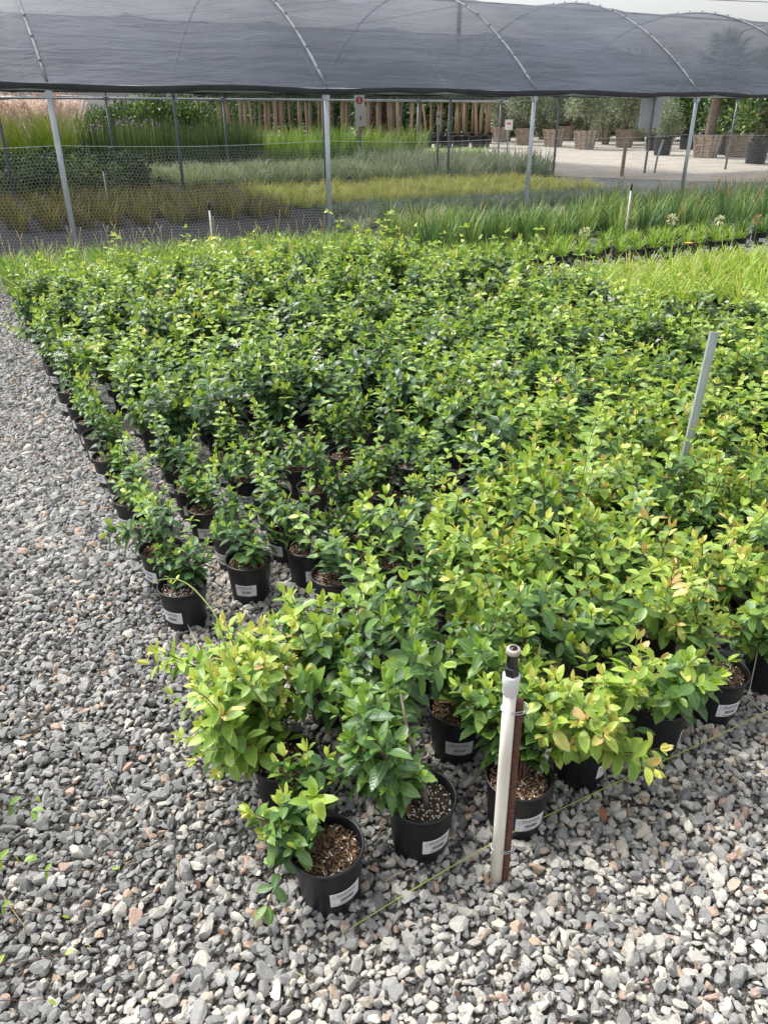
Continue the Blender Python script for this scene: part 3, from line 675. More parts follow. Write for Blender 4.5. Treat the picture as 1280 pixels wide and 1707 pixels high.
x, y = W(.455, 1.625); H_ = shrub(71, nst=11, L0=.30, leaf=.056, lw=.52, tone0=.66, tip=.84, lean=(-.12, .0), tilt=(.2, 1.0), branch=.5)
pH = potted(x, y, H_, 'yellow-green shrub with a long bare arching shoot, left edge of the front block', near=True, soil='mix', srot=.5)
vp = []
for (u_, v_, h_) in [(440, 1228, .20), (452, 1192, .34), (423, 1152, .43), (392, 1109, .47), (372, 1074, .50), (366, 1031, .54), (341, 1000, .56), (318, 975, .57), (292, 962, .57), (260, 968, .555)]:
    px, py = at(u_, v_, h_); vp.append((px-x, py-y, h_))
sprig(pH, vp[0], vp[1:], 9, leaf=.018, tone=.8, n=2, mats=('green_stem', 'leaf'), name='arching_shoot', r=.0034, tipn=1, loff=14)
cnt = 11
rows_front = [1.355, 1.605, 1.85, 2.09]
n_obj = 0; placed = []
for ri, r in enumerate(rows_front):
    cols = [.70, .945, 1.19, 1.44, 1.69, 1.94, 2.19, 2.44, 2.69]
    if ri >= 2: cols = [.93]+cols[2:]
    for ci, s in enumerate(cols):
        s += rng.normal()*.012; r_ = r+rng.normal()*.012; x, y = W(s, r_)
        if not seen(x, y, .3, 80): continue
        if ri == 3 and s < 1.3: var = SPAR[(ci+2) % 4]
        elif ri >= 2 and s < 1.3: var = SPAR[(ci+ri) % 4]
        elif s < .8: var = MIDG[1] if ri == 0 else LITE[0]
        elif s < 1.0: var = MIDG[2] if ri == 0 else LITE[1]
        elif s < 1.3: var = [LITE[2], YELL[0], LITE[3], LITE[4]][ri]
        else: var = [YELL[1], LITE[(ci+ri) % 5], YELL[2], LITE[(ci+2*ri) % 5]][(ri+ci) % 4]
        lab = f'yellow-green shrub in the front block, {ONES[ri+2]} row back, {ONES[ci+1+(ri < 2)+(ri > 1)*2]} from its left'
        potted(x, y, var, lab, near=(s < 1.2), rz=rng.uniform(0, 2*PI), shift=.5+rng.normal()*.05, zs=(.85 if (ri >= 2 and s < 1.3) else rng.uniform(1.0, 1.2))+(.35 if (ri, ci) in ((3, 1), (2, 3)) else 0), soil=['mix', 'bark', 'mix2'][ci % 3], srot=rng.uniform(-.6, .8)); n_obj += 1
# ---- the long bed behind
r = 2.32; ri = 0; rows = []
while r < 7.1:
    rows.append(r); r += .24 if r < 3.2 else (.272 if r < 4.6 else .295)
fl = 0
for ri, r in enumerate(rows):
    ds = .24 if r < 3.3 else (.275 if r < 4.6 else .295); s = .455; ci = 0
    smax = 4.4 if r > 3.75 else 7
    if r > 6.0: smax = 4.2
    while s < smax:
        sj = s+(rng.normal()*.014 if ci else rng.normal()*.012); rj = r+rng.normal()*.016
        x, y = W(sj, rj)
        if seen(x, y, .35, 75 if r < 3.6 else 30):
            h = rng.uniform()
            lite = .12+.45*(r < 2.9)*(s > 1.9)+.08*(s > 3.3)+.10*(r > 5.5)
            var = LITE[rng.integers(5)] if h < lite else DARK[rng.integers(8)]
            zs = rng.uniform(.76, 1.18); 
            xy = 1.14
            if r < 3.35 and s < 1.75: var = SPAR[rng.integers(4)]; zs *= .9; xy = .85
            elif ci == 0: var = SPAR[rng.integers(4)]; zs *= 1.1; xy = .8
            elif ci == 1: xy = .9
            if r > 3.3: zs *= 1.06
            if r > 4.5: zs *= 1.12; xy = 1.2
            if rng.uniform() < .16 and r > 2.6: zs *= 1.22
            sh = .5+rng.normal()*.04+.03*(r > 4.5)
            fls = []
            if r > 2.9 and rng.uniform() < .30:
                for q in range(rng.integers(1, 3)): fls.append((rng.normal()*.06, rng.normal()*.06-.02, .40+rng.uniform(0, .10)*zs, int(rng.integers(3)))); fl += 1
            edge = ci == 0
            if ri == 0: lab = f'dark green shrub, {ONES[ci+1]} from the left in the first row behind the gravel gap' if ci < 4 else f'green shrub, {ONES[ci+1]} from the left in the row behind the gravel gap'
            elif edge: lab = f'green shrub at the left gravel edge of the long bed, row {ONES[ri+1]} from its front'
            elif fls: lab = f'green shrub with white star flowers, bed row {ONES[ri+1]} back, {ONES[ci+1]} from the left'
            else: lab = f'glossy green shrub, long bed row {ONES[ri+1]} back, {ONES[ci+1]} from the gravel edge'
            pt = None
            if (ri, ci) in ((0, 2), (1, 1), (3, 1), (6, 3)): pt = (.02, -.05)
            potted(x, y, var, lab, near=(r < 2.9 and s < 1.5), rz=rng.uniform(0, 2*PI), shift=sh, zs=zs, xy=xy, soil=['mix', 'bark', 'mix2', 'perlite'][int(rng.integers(3))] if not (ri == 0 and ci == 0) else 'perlite',
                   srot=rng.uniform(-.9, .5) if ci else rng.uniform(-.7, .1), flowers=fls, ptag=pt, stick=(r < 3.6 or edge or rng.uniform() < .3)); n_obj += 1
        s += ds; ci += 1
print('shrubs', n_obj+9, 'flowers', fl)

# ============================================================ GRASSES
def clump(seed, n, L, wd, lean=(.05, .8), droop=(.4, 1.4), tone=(.3, .7), base=.05, z=0., m='grass_mid', segs=4, dome=0., dry=0, mats=None):
    g = np.random.default_rng(seed); mb = MB(); az = g.uniform(0, 2*PI, n); rr = base*np.sqrt(g.uniform(size=n))
    P = np.stack([rr*np.cos(az), rr*np.sin(az), np.full(n, z)], 1)
    t_ = np.clip(g.uniform(*tone, n), 0, 1); t_ = np.where(g.uniform(size=n) < .07, .95, t_)
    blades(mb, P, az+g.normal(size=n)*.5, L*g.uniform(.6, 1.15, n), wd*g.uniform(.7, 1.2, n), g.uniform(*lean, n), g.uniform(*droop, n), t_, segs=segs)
    return mb
def heads(mb, seed, n, L, spread, kind, mi=1):
    "upright stalks, each with its own seed head or plume"
    g = np.random.default_rng(seed)
    for i in range(n):
        az = g.uniform(0, 2*PI); tl = g.uniform(.02, spread); ln = L*g.uniform(.85, 1.1)
        d = np.array([math.cos(az)*math.sin(tl), math.sin(az)*math.sin(tl), math.cos(tl)]); p1 = d*ln
        tube(mb, [d*.05, d*ln*.5, p1], .0022, 4, mi=mi, a=(.5, 0, 0))
        if kind == 'plume':
            k = 34; q = g.uniform(-.3, 1, k); P = p1+d*(q*.30)[:, None]+np.array([.10, 0, 0])*(q*q)[:, None]; D = unit(g.normal(size=(k, 3))*.5+d*1.2+np.array([.35, 0, -.1]))
            leaves(mb, P, D, .11*(1-.6*abs(q-.4)), .022, .2, g.uniform(.2, 1, k), .2, mi=mi)
        elif kind == 'seed':
            k = 26; q = g.uniform(0, 1, k); P = p1+d*(q*.20)[:, None]-.03*d; D = unit(g.normal(size=(k, 3))+np.array([0, 0, -.2]))
            leaves(mb, P, D, .035*g.uniform(.7, 1.3, k), .016, .3, g.uniform(0, 1, k), .2, mi=mi)
        elif kind == 'ball':
            k = 26; D = unit(g.normal(size=(k, 3))+np.array([0, 0, .4])); leaves(mb, np.repeat(p1[None], k, 0), D, .028, .011, .2, .5, .2, mi=mi)
def bed(meshes, s0, s1, r0, r1, d, name, cat, what, where, group, pot=None, jitter=.12, zs=(.85, 1.15), cap=300, test=None, mu=20, colr=.05, z=0., hh=.5, skip=None):
    out = []; ri = 0; r = r0
    while r <= r1:
        s = s0; ci = 0
        while s <= s1:
            x, y = W(s+rng.normal()*jitter*d, r+rng.normal()*jitter*d)
            if seen(x, y, hh, mu) and (test is None or test(x, y)) and len(out) < cap:
                me = meshes[int(rng.integers(len(meshes)))]
                lab = f'{what}, {where}, {ONES[min(ri+1, 35)]} row, {ONES[min(ci+1, 35)]} from left'
                if pot:
                    o = empty(name, (x, y, 0)); p = link('pot', pot, o); p.rotation_euler[2] = rng.uniform(-.5, .6); link('sticker', STKLO, p)
                    f = link('foliage', me, o); f.location.z = z
                else: o = link(name, me); o.location = (x, y, z); f = o
                f.rotation_euler[2] = rng.uniform(0, 2*PI); k = rng.uniform(*zs); f.scale = (rng.uniform(.9, 1.1),)*2+(k,); f.color = (.5+rng.normal()*colr, .5, .5, 1)
                tag(o, lab, cat, group); out.append(o)
            s += d; ci += 1
        r += d; ri += 1
    print(name, where, len(out)); return out
def V_(m, n, *a, **k):
    mm = k.pop('mm', m); return [clump(s_, *a, **k).mesh('foliage', mm) for s_ in range(n, n+4)]
lime = V_('grass_lime', 500, 95, .32, .009, lean=(.08, .85), droop=(.5, 1.5), tone=(.42, .9), base=.055)
bed(lime, 4.7, 9.4, 4.62, 5.9, .265, 'potted_grass', 'potted grass', 'lime green grass in black pot', 'lime block', 'lime green grasses in black pots', pot=POTLO, z=.14, jitter=.05)
bed(lime, 5.7, 7.6, 3.85, 4.55, .265, 'potted_grass', 'potted grass', 'lime green grass in black pot', 'right edge by the stake', 'lime green grasses in black pots', pot=POTLO, z=.14, jitter=.05, test=lambda x, y: y > 5.4)
tuft = V_('grass_lime', 520, 60, .19, .007, lean=(.1, .9), droop=(.4, 1.3), tone=(.3, .75), base=.05)
bed(tuft, 4.65, 9.0, 6.95, 7.8, .27, 'potted_grass', 'potted grass', 'small tufted grass in black pot', 'tuft rows behind lime block', 'small tufted grasses in black pots', pot=POTLO, z=.15, jitter=.12)
mixd = V_('grass_mid', 530, 50, .26, .011, lean=(.1, .9), droop=(.3, 1.), tone=(.1, .6), base=.05)
bed(mixd, 9.3, 11.8, 7.2, 7.7, .30, 'potted_perennial', 'potted plant', 'leafy perennial in black pot', 'far right patch', 'mixed perennials in black pots at the right', pot=POTLO, z=.15, jitter=.05)
lir = []
for q in range(4):
    mb = clump(540+q, 105, .32, .009, lean=(.05, .7), droop=(.3, 1.4), tone=(.3, .75), base=.08)
    if q < 2: heads(mb, q, 2, .42, .3, 'none')
    lir.append(mb.mesh('foliage', ['grass_lime' if q % 2 else 'grass_mid', 'tan_straw']))
bed(lir, -.1, 4.5, 7.5, 9.0, .29, 'potted_grass', 'potted grass', 'strappy green grass in black pot', 'fence strip', 'strappy grasses before the wire fence', pot=POTLO, z=.12, jitter=.05)
iris = V_('grass_blue', 560, 60, .46, .013, lean=(.02, .45), droop=(.1, .9), tone=(.35, .85), base=.10)
bed(iris, 5.0, 9.1, 8.15, 9.5, .34, 'potted_tall_grass', 'tall grass', 'tall blue-green blades in black pot', 'tall strip before fence', 'tall blue-green clumps before the fence', jitter=.2, pot=POTLO, z=.13, zs=(.75, 1.25), colr=.12)
seedy = []
for q in range(4):
    mb = clump(570+q, 80, .58, .012, lean=(.02, .4), droop=(.1, .9), tone=(.25, .75), base=.12); heads(mb, q, 2, .48, .35, 'seed') if q == 1 else None
    seedy.append(mb.mesh('foliage', ['grass_blue', 'brown_seed']))
bed(seedy, 9.6, 13.6, 8.5, 10.2, .42, 'tall_grass', 'tall grass', 'tall clump with brown seed heads', 'right before fence', 'tall seeding clumps at the right', jitter=.1)
# inside the tunnels
brown = V_('grass_brown', 600, 80, .42, .012, lean=(.02, .5), droop=(.1, .8), tone=(.2, .7), base=.13)
bed(brown, -1.8, 5.4, 13.2, 16.7, .46, 'olive_grass', 'grass', 'olive brown upright grass', 'front tunnel bed', 'olive brown grasses behind the wire', jitter=.12, hh=.3)
ylo = V_('grass_yellow', 610, 110, .42, .011, lean=(.15, .9), droop=(.6, 1.7), tone=(.5, 1.), base=.12)
bed(ylo, 5.9, 13.2, 14.2, 17.3, .44, 'yellow_sedge', 'sedge', 'arching yellow-green sedge', 'middle tunnel bed', 'yellow sedges behind the wire', jitter=.12, hh=.3)
blu = V_('sedge_grey', 620, 100, .30, .009, lean=(.15, .9), droop=(.6, 1.7), tone=(.25, .7), base=.10)
bed(blu, 6.0, 12.6, 12.5, 13.8, .38, 'grey_sedge', 'sedge', 'low grey-green sedge', 'before the yellow sedges', 'low grey-green sedges behind the wire', jitter=.12, hh=.2)
crm = V_('sedge_pale', 630, 90, .36, .010, lean=(.1, .9), droop=(.8, 1.8), tone=(.5, 1.), base=.06)
bed(crm, 5.4, 7.4, 10.85, 11.35, .45, 'cream_sedge', 'sedge', 'cream striped arching sedge', 'by the centre post', 'cream striped sedges by the centre post', jitter=.1, hh=.2)
pale = V_('sedge_pale', 640, 100, .55, .02, lean=(.1, .8), droop=(.4, 1.3), tone=(.35, .85), base=.16)
bed(pale, 5.2, 11.3, 19.3, 23.2, .55, 'pale_sedge', 'sedge', 'pale striped sedge', 'second tunnel bed', 'pale striped sedges under the second tunnel', hh=.5)
grey = V_('sedge_grey', 650, 85, .72, .022, lean=(.05, .8), droop=(.2, 1.), tone=(.3, .95), base=.18)
bed(grey, 11.6, 16.3, 18.6, 24.0, .60, 'grey_sedge', 'sedge', 'tall grey-green spiky clump', 'second tunnel right bed', 'tall grey-green clumps under the second tunnel', hh=.5, test=lambda x, y: x < 4.6+(y-22)*.12)
def bush(seed, n, R, H, leaf, m, tone=(.1, .8), flat=1.):
    g = np.random.default_rng(seed); mb = MB(); 
    d = unit(g.normal(size=(n, 3))); rad = g.uniform(.45, 1, n)**.5; lump = 1+.22*np.sin(d[:, 0]*5+seed)*np.cos(d[:, 1]*4+seed*2)+.12*np.sin(d[:, 2]*9)
    P = d*(rad*lump)[:, None]*np.array([R, R, H/2])+np.array([0, 0, H*.5]); P[:, 2] = np.maximum(P[:, 2], .03)
    leaves(mb, P, unit(d+g.normal(size=(n, 3))*.7), leaf*g.uniform(.6, 1.3, n), leaf*.45, .2, g.uniform(*tone, n), .3, unit(g.normal(size=(n, 3))*.5+np.array([0, 0, 1.])))
    return mb
mound = [bush(700+q, 800, .38, .66, .085, 'dark_leaf').mesh('foliage', 'hedge') for q in range(3)]
bed(mound, -1.2, 4.7, 18.8, 23.8, .74, 'dark_mound_shrub', 'shrub', 'dark green mounded shrub', 'second tunnel left bed', 'dark mounded shrubs under the second tunnel', hh=.5, zs=(.6, 1.15), colr=.16, jitter=.2)

def line_bed(meshes, spots, name, cat, labf, group, zs=(.88, 1.12), colr=.05):
    for i, (x, y) in enumerate(spots):
        o = link(name, meshes[int(rng.integers(len(meshes)))]); o.location = (x, y, 0); o.rotation_euler[2] = rng.uniform(0, 2*PI); k = rng.uniform(*zs); o.scale = (k, k, k); o.color = (.5+rng.normal()*colr, .5, .5, 1)
        tag(o, labf(i), cat, group)
feather = []
for q in range(3):
    mb = clump(720+q, 300, 1.6, .016, lean=(.0, .28), droop=(.05, .5), tone=(.3, .9), base=.38, segs=4); heads(mb, q+40, 75, 1.62, .34, 'plume'); feather.append(mb.mesh('foliage', ['grass_lime', 'plume']))
sp1 = [(x, y) for y in (27.2, 28.3) for x in np.arange(-17.5, -9.4, .9)]
line_bed(feather, sp1, 'feather_grass', 'ornamental grass', lambda i: f'tall grass with pink-cream plumes, {"front" if i < 9 else "back"} row, {ONES[i % 9+1]} from the left', 'plumed grasses at the far left')
rush = [clump(740+q, 240, 1.35, .016, lean=(.0, .14), droop=(.0, .15), tone=(.1, .75), base=.34, segs=3).mesh('foliage', 'rush') for q in range(3)]
sp2 = [(x, y) for y in (27.2, 28.2) for x in np.arange(-9.3, -4.2, .62)]
line_bed(rush, sp2, 'dark_rush', 'rush', lambda i: f'dark upright rush clump, {"front" if i < 9 else "back"} row, {ONES[i % 9+1]} from the plumed grasses', 'dark rushes beyond the tunnels')
gg = [clump(750+q, 190, 1.30, .02, lean=(.02, .35), droop=(.1, .9), tone=(.35, .85), base=.32).mesh('foliage', 'grass_mid') for q in range(3)]
sp3 = [(x, y) for y in (28.4, 29.6) for x in np.arange(-4.6, 1.3, .62)]
line_bed(gg, sp3, 'tall_grass', 'tall grass', lambda i: f'bright green tall grass beyond the tunnels, {"front" if i < 10 else "back"} row, {ONES[i % 10+1]} from the rushes', 'bright tall grasses beyond the tunnels', zs=(.85, 1.02))
sp4 = [(x, y) for y in (31.5, 32.6) for x in np.arange(.8, 4.0, .55)]
line_bed([clump(760+q, 120, .55, .02, lean=(.1, .8), droop=(.3, 1.2), tone=(.4, .8), base=.25).mesh('foliage', 'grass_lime') for q in range(2)], sp4, 'low_lime_grass', 'grass', lambda i: f'low lime grass at the path end, {"front" if i < 6 else "back"} row, {ONES[i % 6+1]} from the left', 'low lime grasses beyond the tunnels')
# lilac flowers among the rushes, umbrella sedge
for i, (u_, v_) in enumerate([(165, 208), (203, 204), (150, 212), (215, 200), (232, 206), (258, 205)]):
    mb = MB(); g = np.random.default_rng(i+9)
    for q in range(8):
        c = g.normal(size=3)*np.array([.14, .1, .06])+np.array([0, 0, 1.28]); tube(mb, [(c[0]*.4, c[1]*.4, 0), (c[0], c[1], c[2]*.6), c], .004, 4, mi=1)
        k = 14; leaves(mb, np.repeat(c[None], k, 0), unit(g.normal(size=(k, 3))), .04, .02, .2, .5, .2)
    x, y, z = atY(u_, v_, 26.7); o = mb.build('lilac_flower', ['lilac', 'green_stem']); o.location = (x, y, z-1.28)
    tag(o, f'lilac flower stems before the dark rushes, {ONES[i+1]} spray', 'flowers', 'lilac flowers by the rushes')

# special plants
def one(name, mb, mats, u_, v_, h, label, cat, group=None, z=0):
    o = mb.build(name, mats); x, y = at(u_, v_, h); o.location = (x, y, z); return tag(o, label, cat, group)
mb = clump(800, 14, .36, .018, lean=(.05, .5), droop=(0, .4), tone=(.2, 1), base=.05, z=.14)
rt = empty('potted_flax', (*at(1128, 388), 0)); tag(rt, 'orange and yellow bladed flax in a black pot at the foot of the right post', 'potted plant'); mb.build('foliage', 'flax', rt); link('pot', POTLO, rt)
for i, (u_, v_, h_, col) in enumerate([(975, 388, .42, 'cream'), (1120, 366, .5, 'cream'), (1199, 368, .42, 'cream'), (1262, 366, .4, 'brown_seed')]):
    mb = MB(); g = np.random.default_rng(i); tube(mb, [(0, 0, .1), (.01, 0, h_*.6), (0, 0, h_)], .004, 5)
    k = 60; D = unit(g.normal(size=(k, 3))+np.array([0, 0, .3])); leaves(mb, np.array([(0, 0, h_)])+D*.03, D, .045, .018, .2, .6, .2, mi=1)
    x, y = at(u_, v_, h_); o = mb.build('round_flower', ['green_stem', col]); o.location = (x, y, 0)
    tag(o, ['cream round flower head over the small tufted grasses', 'pale flower head beside the orange flax', 'cream flower head over the far right perennials', 'brownish seed head at the far right edge'][i], 'flower')
mb = MB(); tube(mb, [(0, 0, .1), (-.02, 0, .3), (-.06, 0, .55), (-.08, 0, .68)], .004, 5); o = mb.build('flower_stalk', 'green_stem'); x, y = at(1145, 403, .35); o.location = (x, y, 0); tag(o, 'slender pale stalk rising by the orange flower', 'flower stalk')
mb = MB(); g = np.random.default_rng(3); k = 12
for q in range(k): leaves(mb, [(0, 0, .36)], [(math.cos(q*PI/6), math.sin(q*PI/6), .3)], .05, .026, .1, .5, .2)
tube(mb, [(0, 0, .1), (0, 0, .36)], .003, 5, mi=1); x, y = at(1147, 406, .36); o = mb.build('orange_flower', ['orange_flower', 'green_stem']); o.location = (x, y, 0); tag(o, 'single bright orange flower above the lime grass block', 'flower')
# dry stalks behind the shrubs
for i, (u_, v0) in enumerate([(180, 385), (192, 382), (120, 392), (240, 395), (256, 392), (268, 385), (38, 400)]):
    x, y = at(u_, v0+20, .4); mb = MB(); tube(mb, [(0, 0, .1), (.01, .01, .32), (.0+.02*(i % 2), 0, .52), (-.02, 0, .6)], [.004, .004, .003, .002], 5, a=(.8, 0, 0)); tube(mb, [(.0, 0, .5), (.03, .02, .57)], .0025, 4, a=(.8, 0, 0))
    o = mb.build('dry_stalk', 'tan_straw'); o.location = (x, y, 0); tag(o, f'pale dry flower stalk above the strappy grasses, {ONES[i+1]} of the group', 'dry stalk', 'dry stalks above the strappy grasses')

# ============================================================ FOREGROUND HARDWARE
def riser():
    bx_, by_ = at(826, 1466, .01); r = empty('sprinkler_riser', (bx_, by_, 0)); tag(r, 'white pipe sprinkler riser wired to rusty rebar in front of the shrubs', 'sprinkler riser')
    tx, ty = at(856, 1075, .68); top = np.array([tx-bx_, ty-by_, .68]); ax = unit(top)
    # keep the pipe nearly upright
    def on(z): return ax*(z/ax[2])
    mb = MB(); tube(mb, [on(z) for z in (0.0, .2, .4, .575)], .0135, 20); mb.build('pipe', 'pvc', r)
    mb = MB(); z0 = .565
    def ring(zs, rs, m, name, sides=20):
        mb = MB(); P = [on(z) for z in zs]; tube(mb, P, rs, sides, smooth=sides > 8); return mb.build(name, m, r)
    ring([.560, .564, .585, .588, .606, .609], [.0145, .0165, .0165, .0178, .0178, .0168], 'pvc2', 'coupling')
    ring([.606, .610, .628, .630], [.0135, .0152, .0152, .0120], 'blackplastic', 'hex_fitting', 6)
    h = ring([.628, .632, .655, .657, .661], [.0118, .0118, .0118, .0135, .0135], 'blackplastic', 'sprinkler_head')
    mb = MB(); P = [on(z) for z in (.659, .662, .670, .672)]; tube(mb, P, [.0125, .0142, .0142, .0125], 20); mb.build('cap', 'ivory', h)
    mb = MB(); P = [on(z) for z in (.671, .6738)]; tube(mb, P, [.0085, .008], 16); tube(mb, [on(.6735), on(.6752)], .004, 10); mb.build('nozzle', 'blackplastic', h)
    # ribbed rebar
    off = np.array([.0215, .002, 0]); mb = MB(); zs = []; rs = []
    z = 0.
    while z < .545:
        zs += [z, z+.002, z+.005, z+.007]; rs += [.0072, .0086, .0086, .0072]; z += .0105
    tube(mb, [on(q)+off for q in zs], rs, 12); mb.build('rebar', 'rust', r)
    for zc in (.115, .520):
        mb = MB()
        for k in range(2):
            P = []
            for q in range(37):
                th = 2*PI*q/36; cx_, rx = (.0115, .0275); P.append(on(zc+.004*k+.0035*math.sin(th+k))+np.array([cx_+rx*math.cos(th), .002+.0155*math.sin(th), 0]))
            tube(mb, P, .0011, 5, caps=False)
        p0 = on(zc)+np.array([.033, -.010, 0]); tube(mb, [p0, p0+[.006, -.006, -.008], p0+[.004, -.008, -.014]], .0011, 5); mb.build('wire_tie', 'wire', r)
    return r
riser()
def stake():
    x, y = 1.205, 2.87; r = empty('metal_stake', (x, y, 0)); tag(r, 'bare galvanised angle stake standing up out of the right of the bed', 'stake')
    mb = MB(); H = .87; w_ = .034; th = .003
    V = []; prf = [(-w_/2, 0), (-w_/2+.002, .012), (0, .017), (w_/2-.002, .012), (w_/2, 0), (w_/2-th, 0), (w_/2-.005, .010), (0, .014), (-w_/2+.005, .010), (-w_/2+th, 0)]
    k = len(prf)
    for z, lx in ((0, 0), (H, .03)): V += [(a+lx, b_*-1, z) for a, b_ in prf]
    mb.add(V, [[[i, (i+1) % k, k+(i+1) % k, k+i] for i in range(k)]]); mb.add(V[k:], [[0, 1, 8, 9], [1, 2, 7, 8], [2, 3, 6, 7], [3, 4, 5, 6]]); mb.build('channel', 'galv', r)
stake()
def small_riser(u_, v_, h, label, cap=True):
    x, y = at(u_, v_, h); r = empty('sprinkler_riser', (x, y, 0)); tag(r, label, 'sprinkler riser')
    mb = MB(); tube(mb, [(0, 0, 0), (0, 0, h*.5), (0, 0, h-.09)], .0095, 10); mb.build('pipe', 'pvc2', r)
    mb = MB(); tube(mb, [(0, 0, h-.09), (0, 0, h-.04), (0, 0, h)], [.011, .014, .012], 10); mb.build('sprinkler_head', 'blackplastic', r)
    mb = MB(); tube(mb, [(.03, 0, 0), (.03, 0, h*.5), (.03, 0, h-.15)], .008, 6); mb.build('rebar', 'pole', r)
small_riser(348, 336, .72, 'white sprinkler riser with black head before the wire fence, left of centre post')
small_riser(1053, 305, .80, 'white sprinkler riser among the tall blades left of the right post')
small_riser(171, 276, .75, 'thin white riser among the olive brown grasses inside the tunnel')
def string(name, pts, r, m, label, cat='string'):
    mb = MB(); tube(mb, pts, r, 5); o = mb.build(name, m); tag(o, label, cat)
def gp(u_, v_, h=.022): x, y = at(u_, v_, h); return (x, y, h)
string('string', [gp(468, 1398, .04), gp(430, 1305, .045), gp(395, 1228, .05), gp(330, 1075, .04), gp(260, 935, .05), gp(185, 795, .05), gp(110, 640, .06), gp(60, 545, .07)], .0016, 'string', 'thin pale string stretched along the left edge of the shrub bed')
string('string', [gp(588, 1545, .02), gp(660, 1500, .024), gp(760, 1440, .03), gp(845, 1392, .05), gp(960, 1336, .04), gp(1060, 1289, .04), gp(1160, 1243, .04), gp(1300, 1176, .04)], .0015, 'ystring', 'yellow-green string running along the front pots on the right')
x7, y7 = at(1285, 985, .30)
string('string', [(x7, y7, .30), gp(1262, 1085, .17), gp(1246, 1163, .03), gp(1290, 1206, .03)], .0018, 'string', 'pale twine hanging over a pot at the right edge')
# litter on the gravel
mb = MB(); leaves(mb, [(0, 0, 0)], [(0, 1, .05)], .042, .022, -.3, .5, .6); o = mb.build('dry_leaf', 'deadleaf'); o.location = (*at(1007, 1372, .03), .03); tag(o, 'reddish brown dry leaf lying on pale gravel right of the pipe', 'leaf')
for i, (u_, v_, a_, L_, lb) in enumerate([(52, 1560, 2.4, .16, 'pale dry straw on the gravel at the lower left'), (300, 1470, 1.9, .07, 'short dry straw on grey gravel left of the foremost pot'), (190, 1320, 2.2, .06, 'short dry twig on grey gravel below the arching yellow shrub'), (1060, 1240, .8, .06, 'short grey twig beside the yellow string on the right'), (640, 1470, .5, .07, 'dry grass bit between the two foremost pots'), (100, 1170, 1.6, .07, 'reddish dry stem on the gravel at the left edge'), (520, 1640, 2.6, .05, 'dry straw on the gravel under the foremost pot')]):
    mb = MB(); tube(mb, [(0, 0, 0), (L_/2*math.cos(a_), L_/2*math.sin(a_), .006), (L_*math.cos(a_)+.004, L_*math.sin(a_), .001)], [.001, .0012, .0006], 4, a=(.7, 0, 0)); o = mb.build('twig', 'tan_straw'); o.location = (*at(u_, v_, .026), .026); tag(o, lb, 'twig')
def litter():
    g = np.random.default_rng(77); mb = MB(); n = 0
    while n < 420:
        s_, r_ = g.uniform(-1.6, 3), g.uniform(-.6, 5)
        if s_ > .5 and r_ > 1.1 and g.uniform() < .5: continue
        x, y = W(s_, r_)
        if not seen(x, y, 0, 40): continue
        n += 1; az = g.uniform(0, 2*PI); z = .024+g.uniform(0, .008)
        if g.uniform() < .55:
            L = g.uniform(.012, .05); tube(mb, [(x, y, z), (x+L*.5*math.cos(az), y+L*.5*math.sin(az), z+.003), (x+L*math.cos(az+.2), y+L*math.sin(az+.2), z)], [.0007, .0008, .0004], 4, a=(g.uniform(.1, .9), 0, 0), mi=0)
        else: leaves(mb, [(x, y, z)], [(math.cos(az), math.sin(az), g.normal()*.2)], g.uniform(.012, .032), g.uniform(.006, .014), g.uniform(-.3, .3), g.uniform(.05, .6), .4, mi=1)
    tag(mb.build('leaf_litter', ['tan_straw', 'chip']), 'dry straws and leaf bits scattered over the gravel', 'litter', kind='stuff')
litter()
# shrubs of the neighbouring bed, just left of the picture, reaching in
for i, (px, py, ends, lb) in enumerate([(-1.24, 1.36, [(-.84, 1.30, .12), (-.87, 1.38, .08), (-.86, 1.22, .06)], 'shrub of the left bed with fresh leaves reaching in at the left edge'),
                                     (-1.20, 1.12, [(-.63, 1.20, .04), (-.80, 1.16, .12), (-.70, 1.08, .045)], 'left bed shrub with long red runners lying on the gravel'),
                                     (-1.14, .86, [(-.66, .99, .05), (-.66, .90, .05)], 'left bed shrub whose sprigs show at the bottom left corner'),
(-3.55, 5.6, [(-2.75, 5.5, .25), (-2.85, 5.3, .22), (-2.6, 5.55, .3)], 'shrub sprawling over the gravel at the far left edge of the bed')]):
    p = potted(px, py, DARK[i % 5], lb, rz=i, group='shrubs of the neighbouring bed', zs=.9)
    for k, (qx, qy, qz) in enumerate(ends):
        dx, dy = qx-px, qy-py; fresh = (i == 0 and k == 0) or (i == 1 and k == 1) or i == 3
        sprig(p, (0, 0, .15), [(dx*.35, dy*.35+.01, .22), (dx*.7, dy*.7-.02, qz+.05), (dx, dy, qz)], 50+i*5+k, leaf=.034 if fresh else .022, tone=.58 if fresh else .74, n=6 if fresh else 2, r=.0019, tipn=3 if fresh else 1)

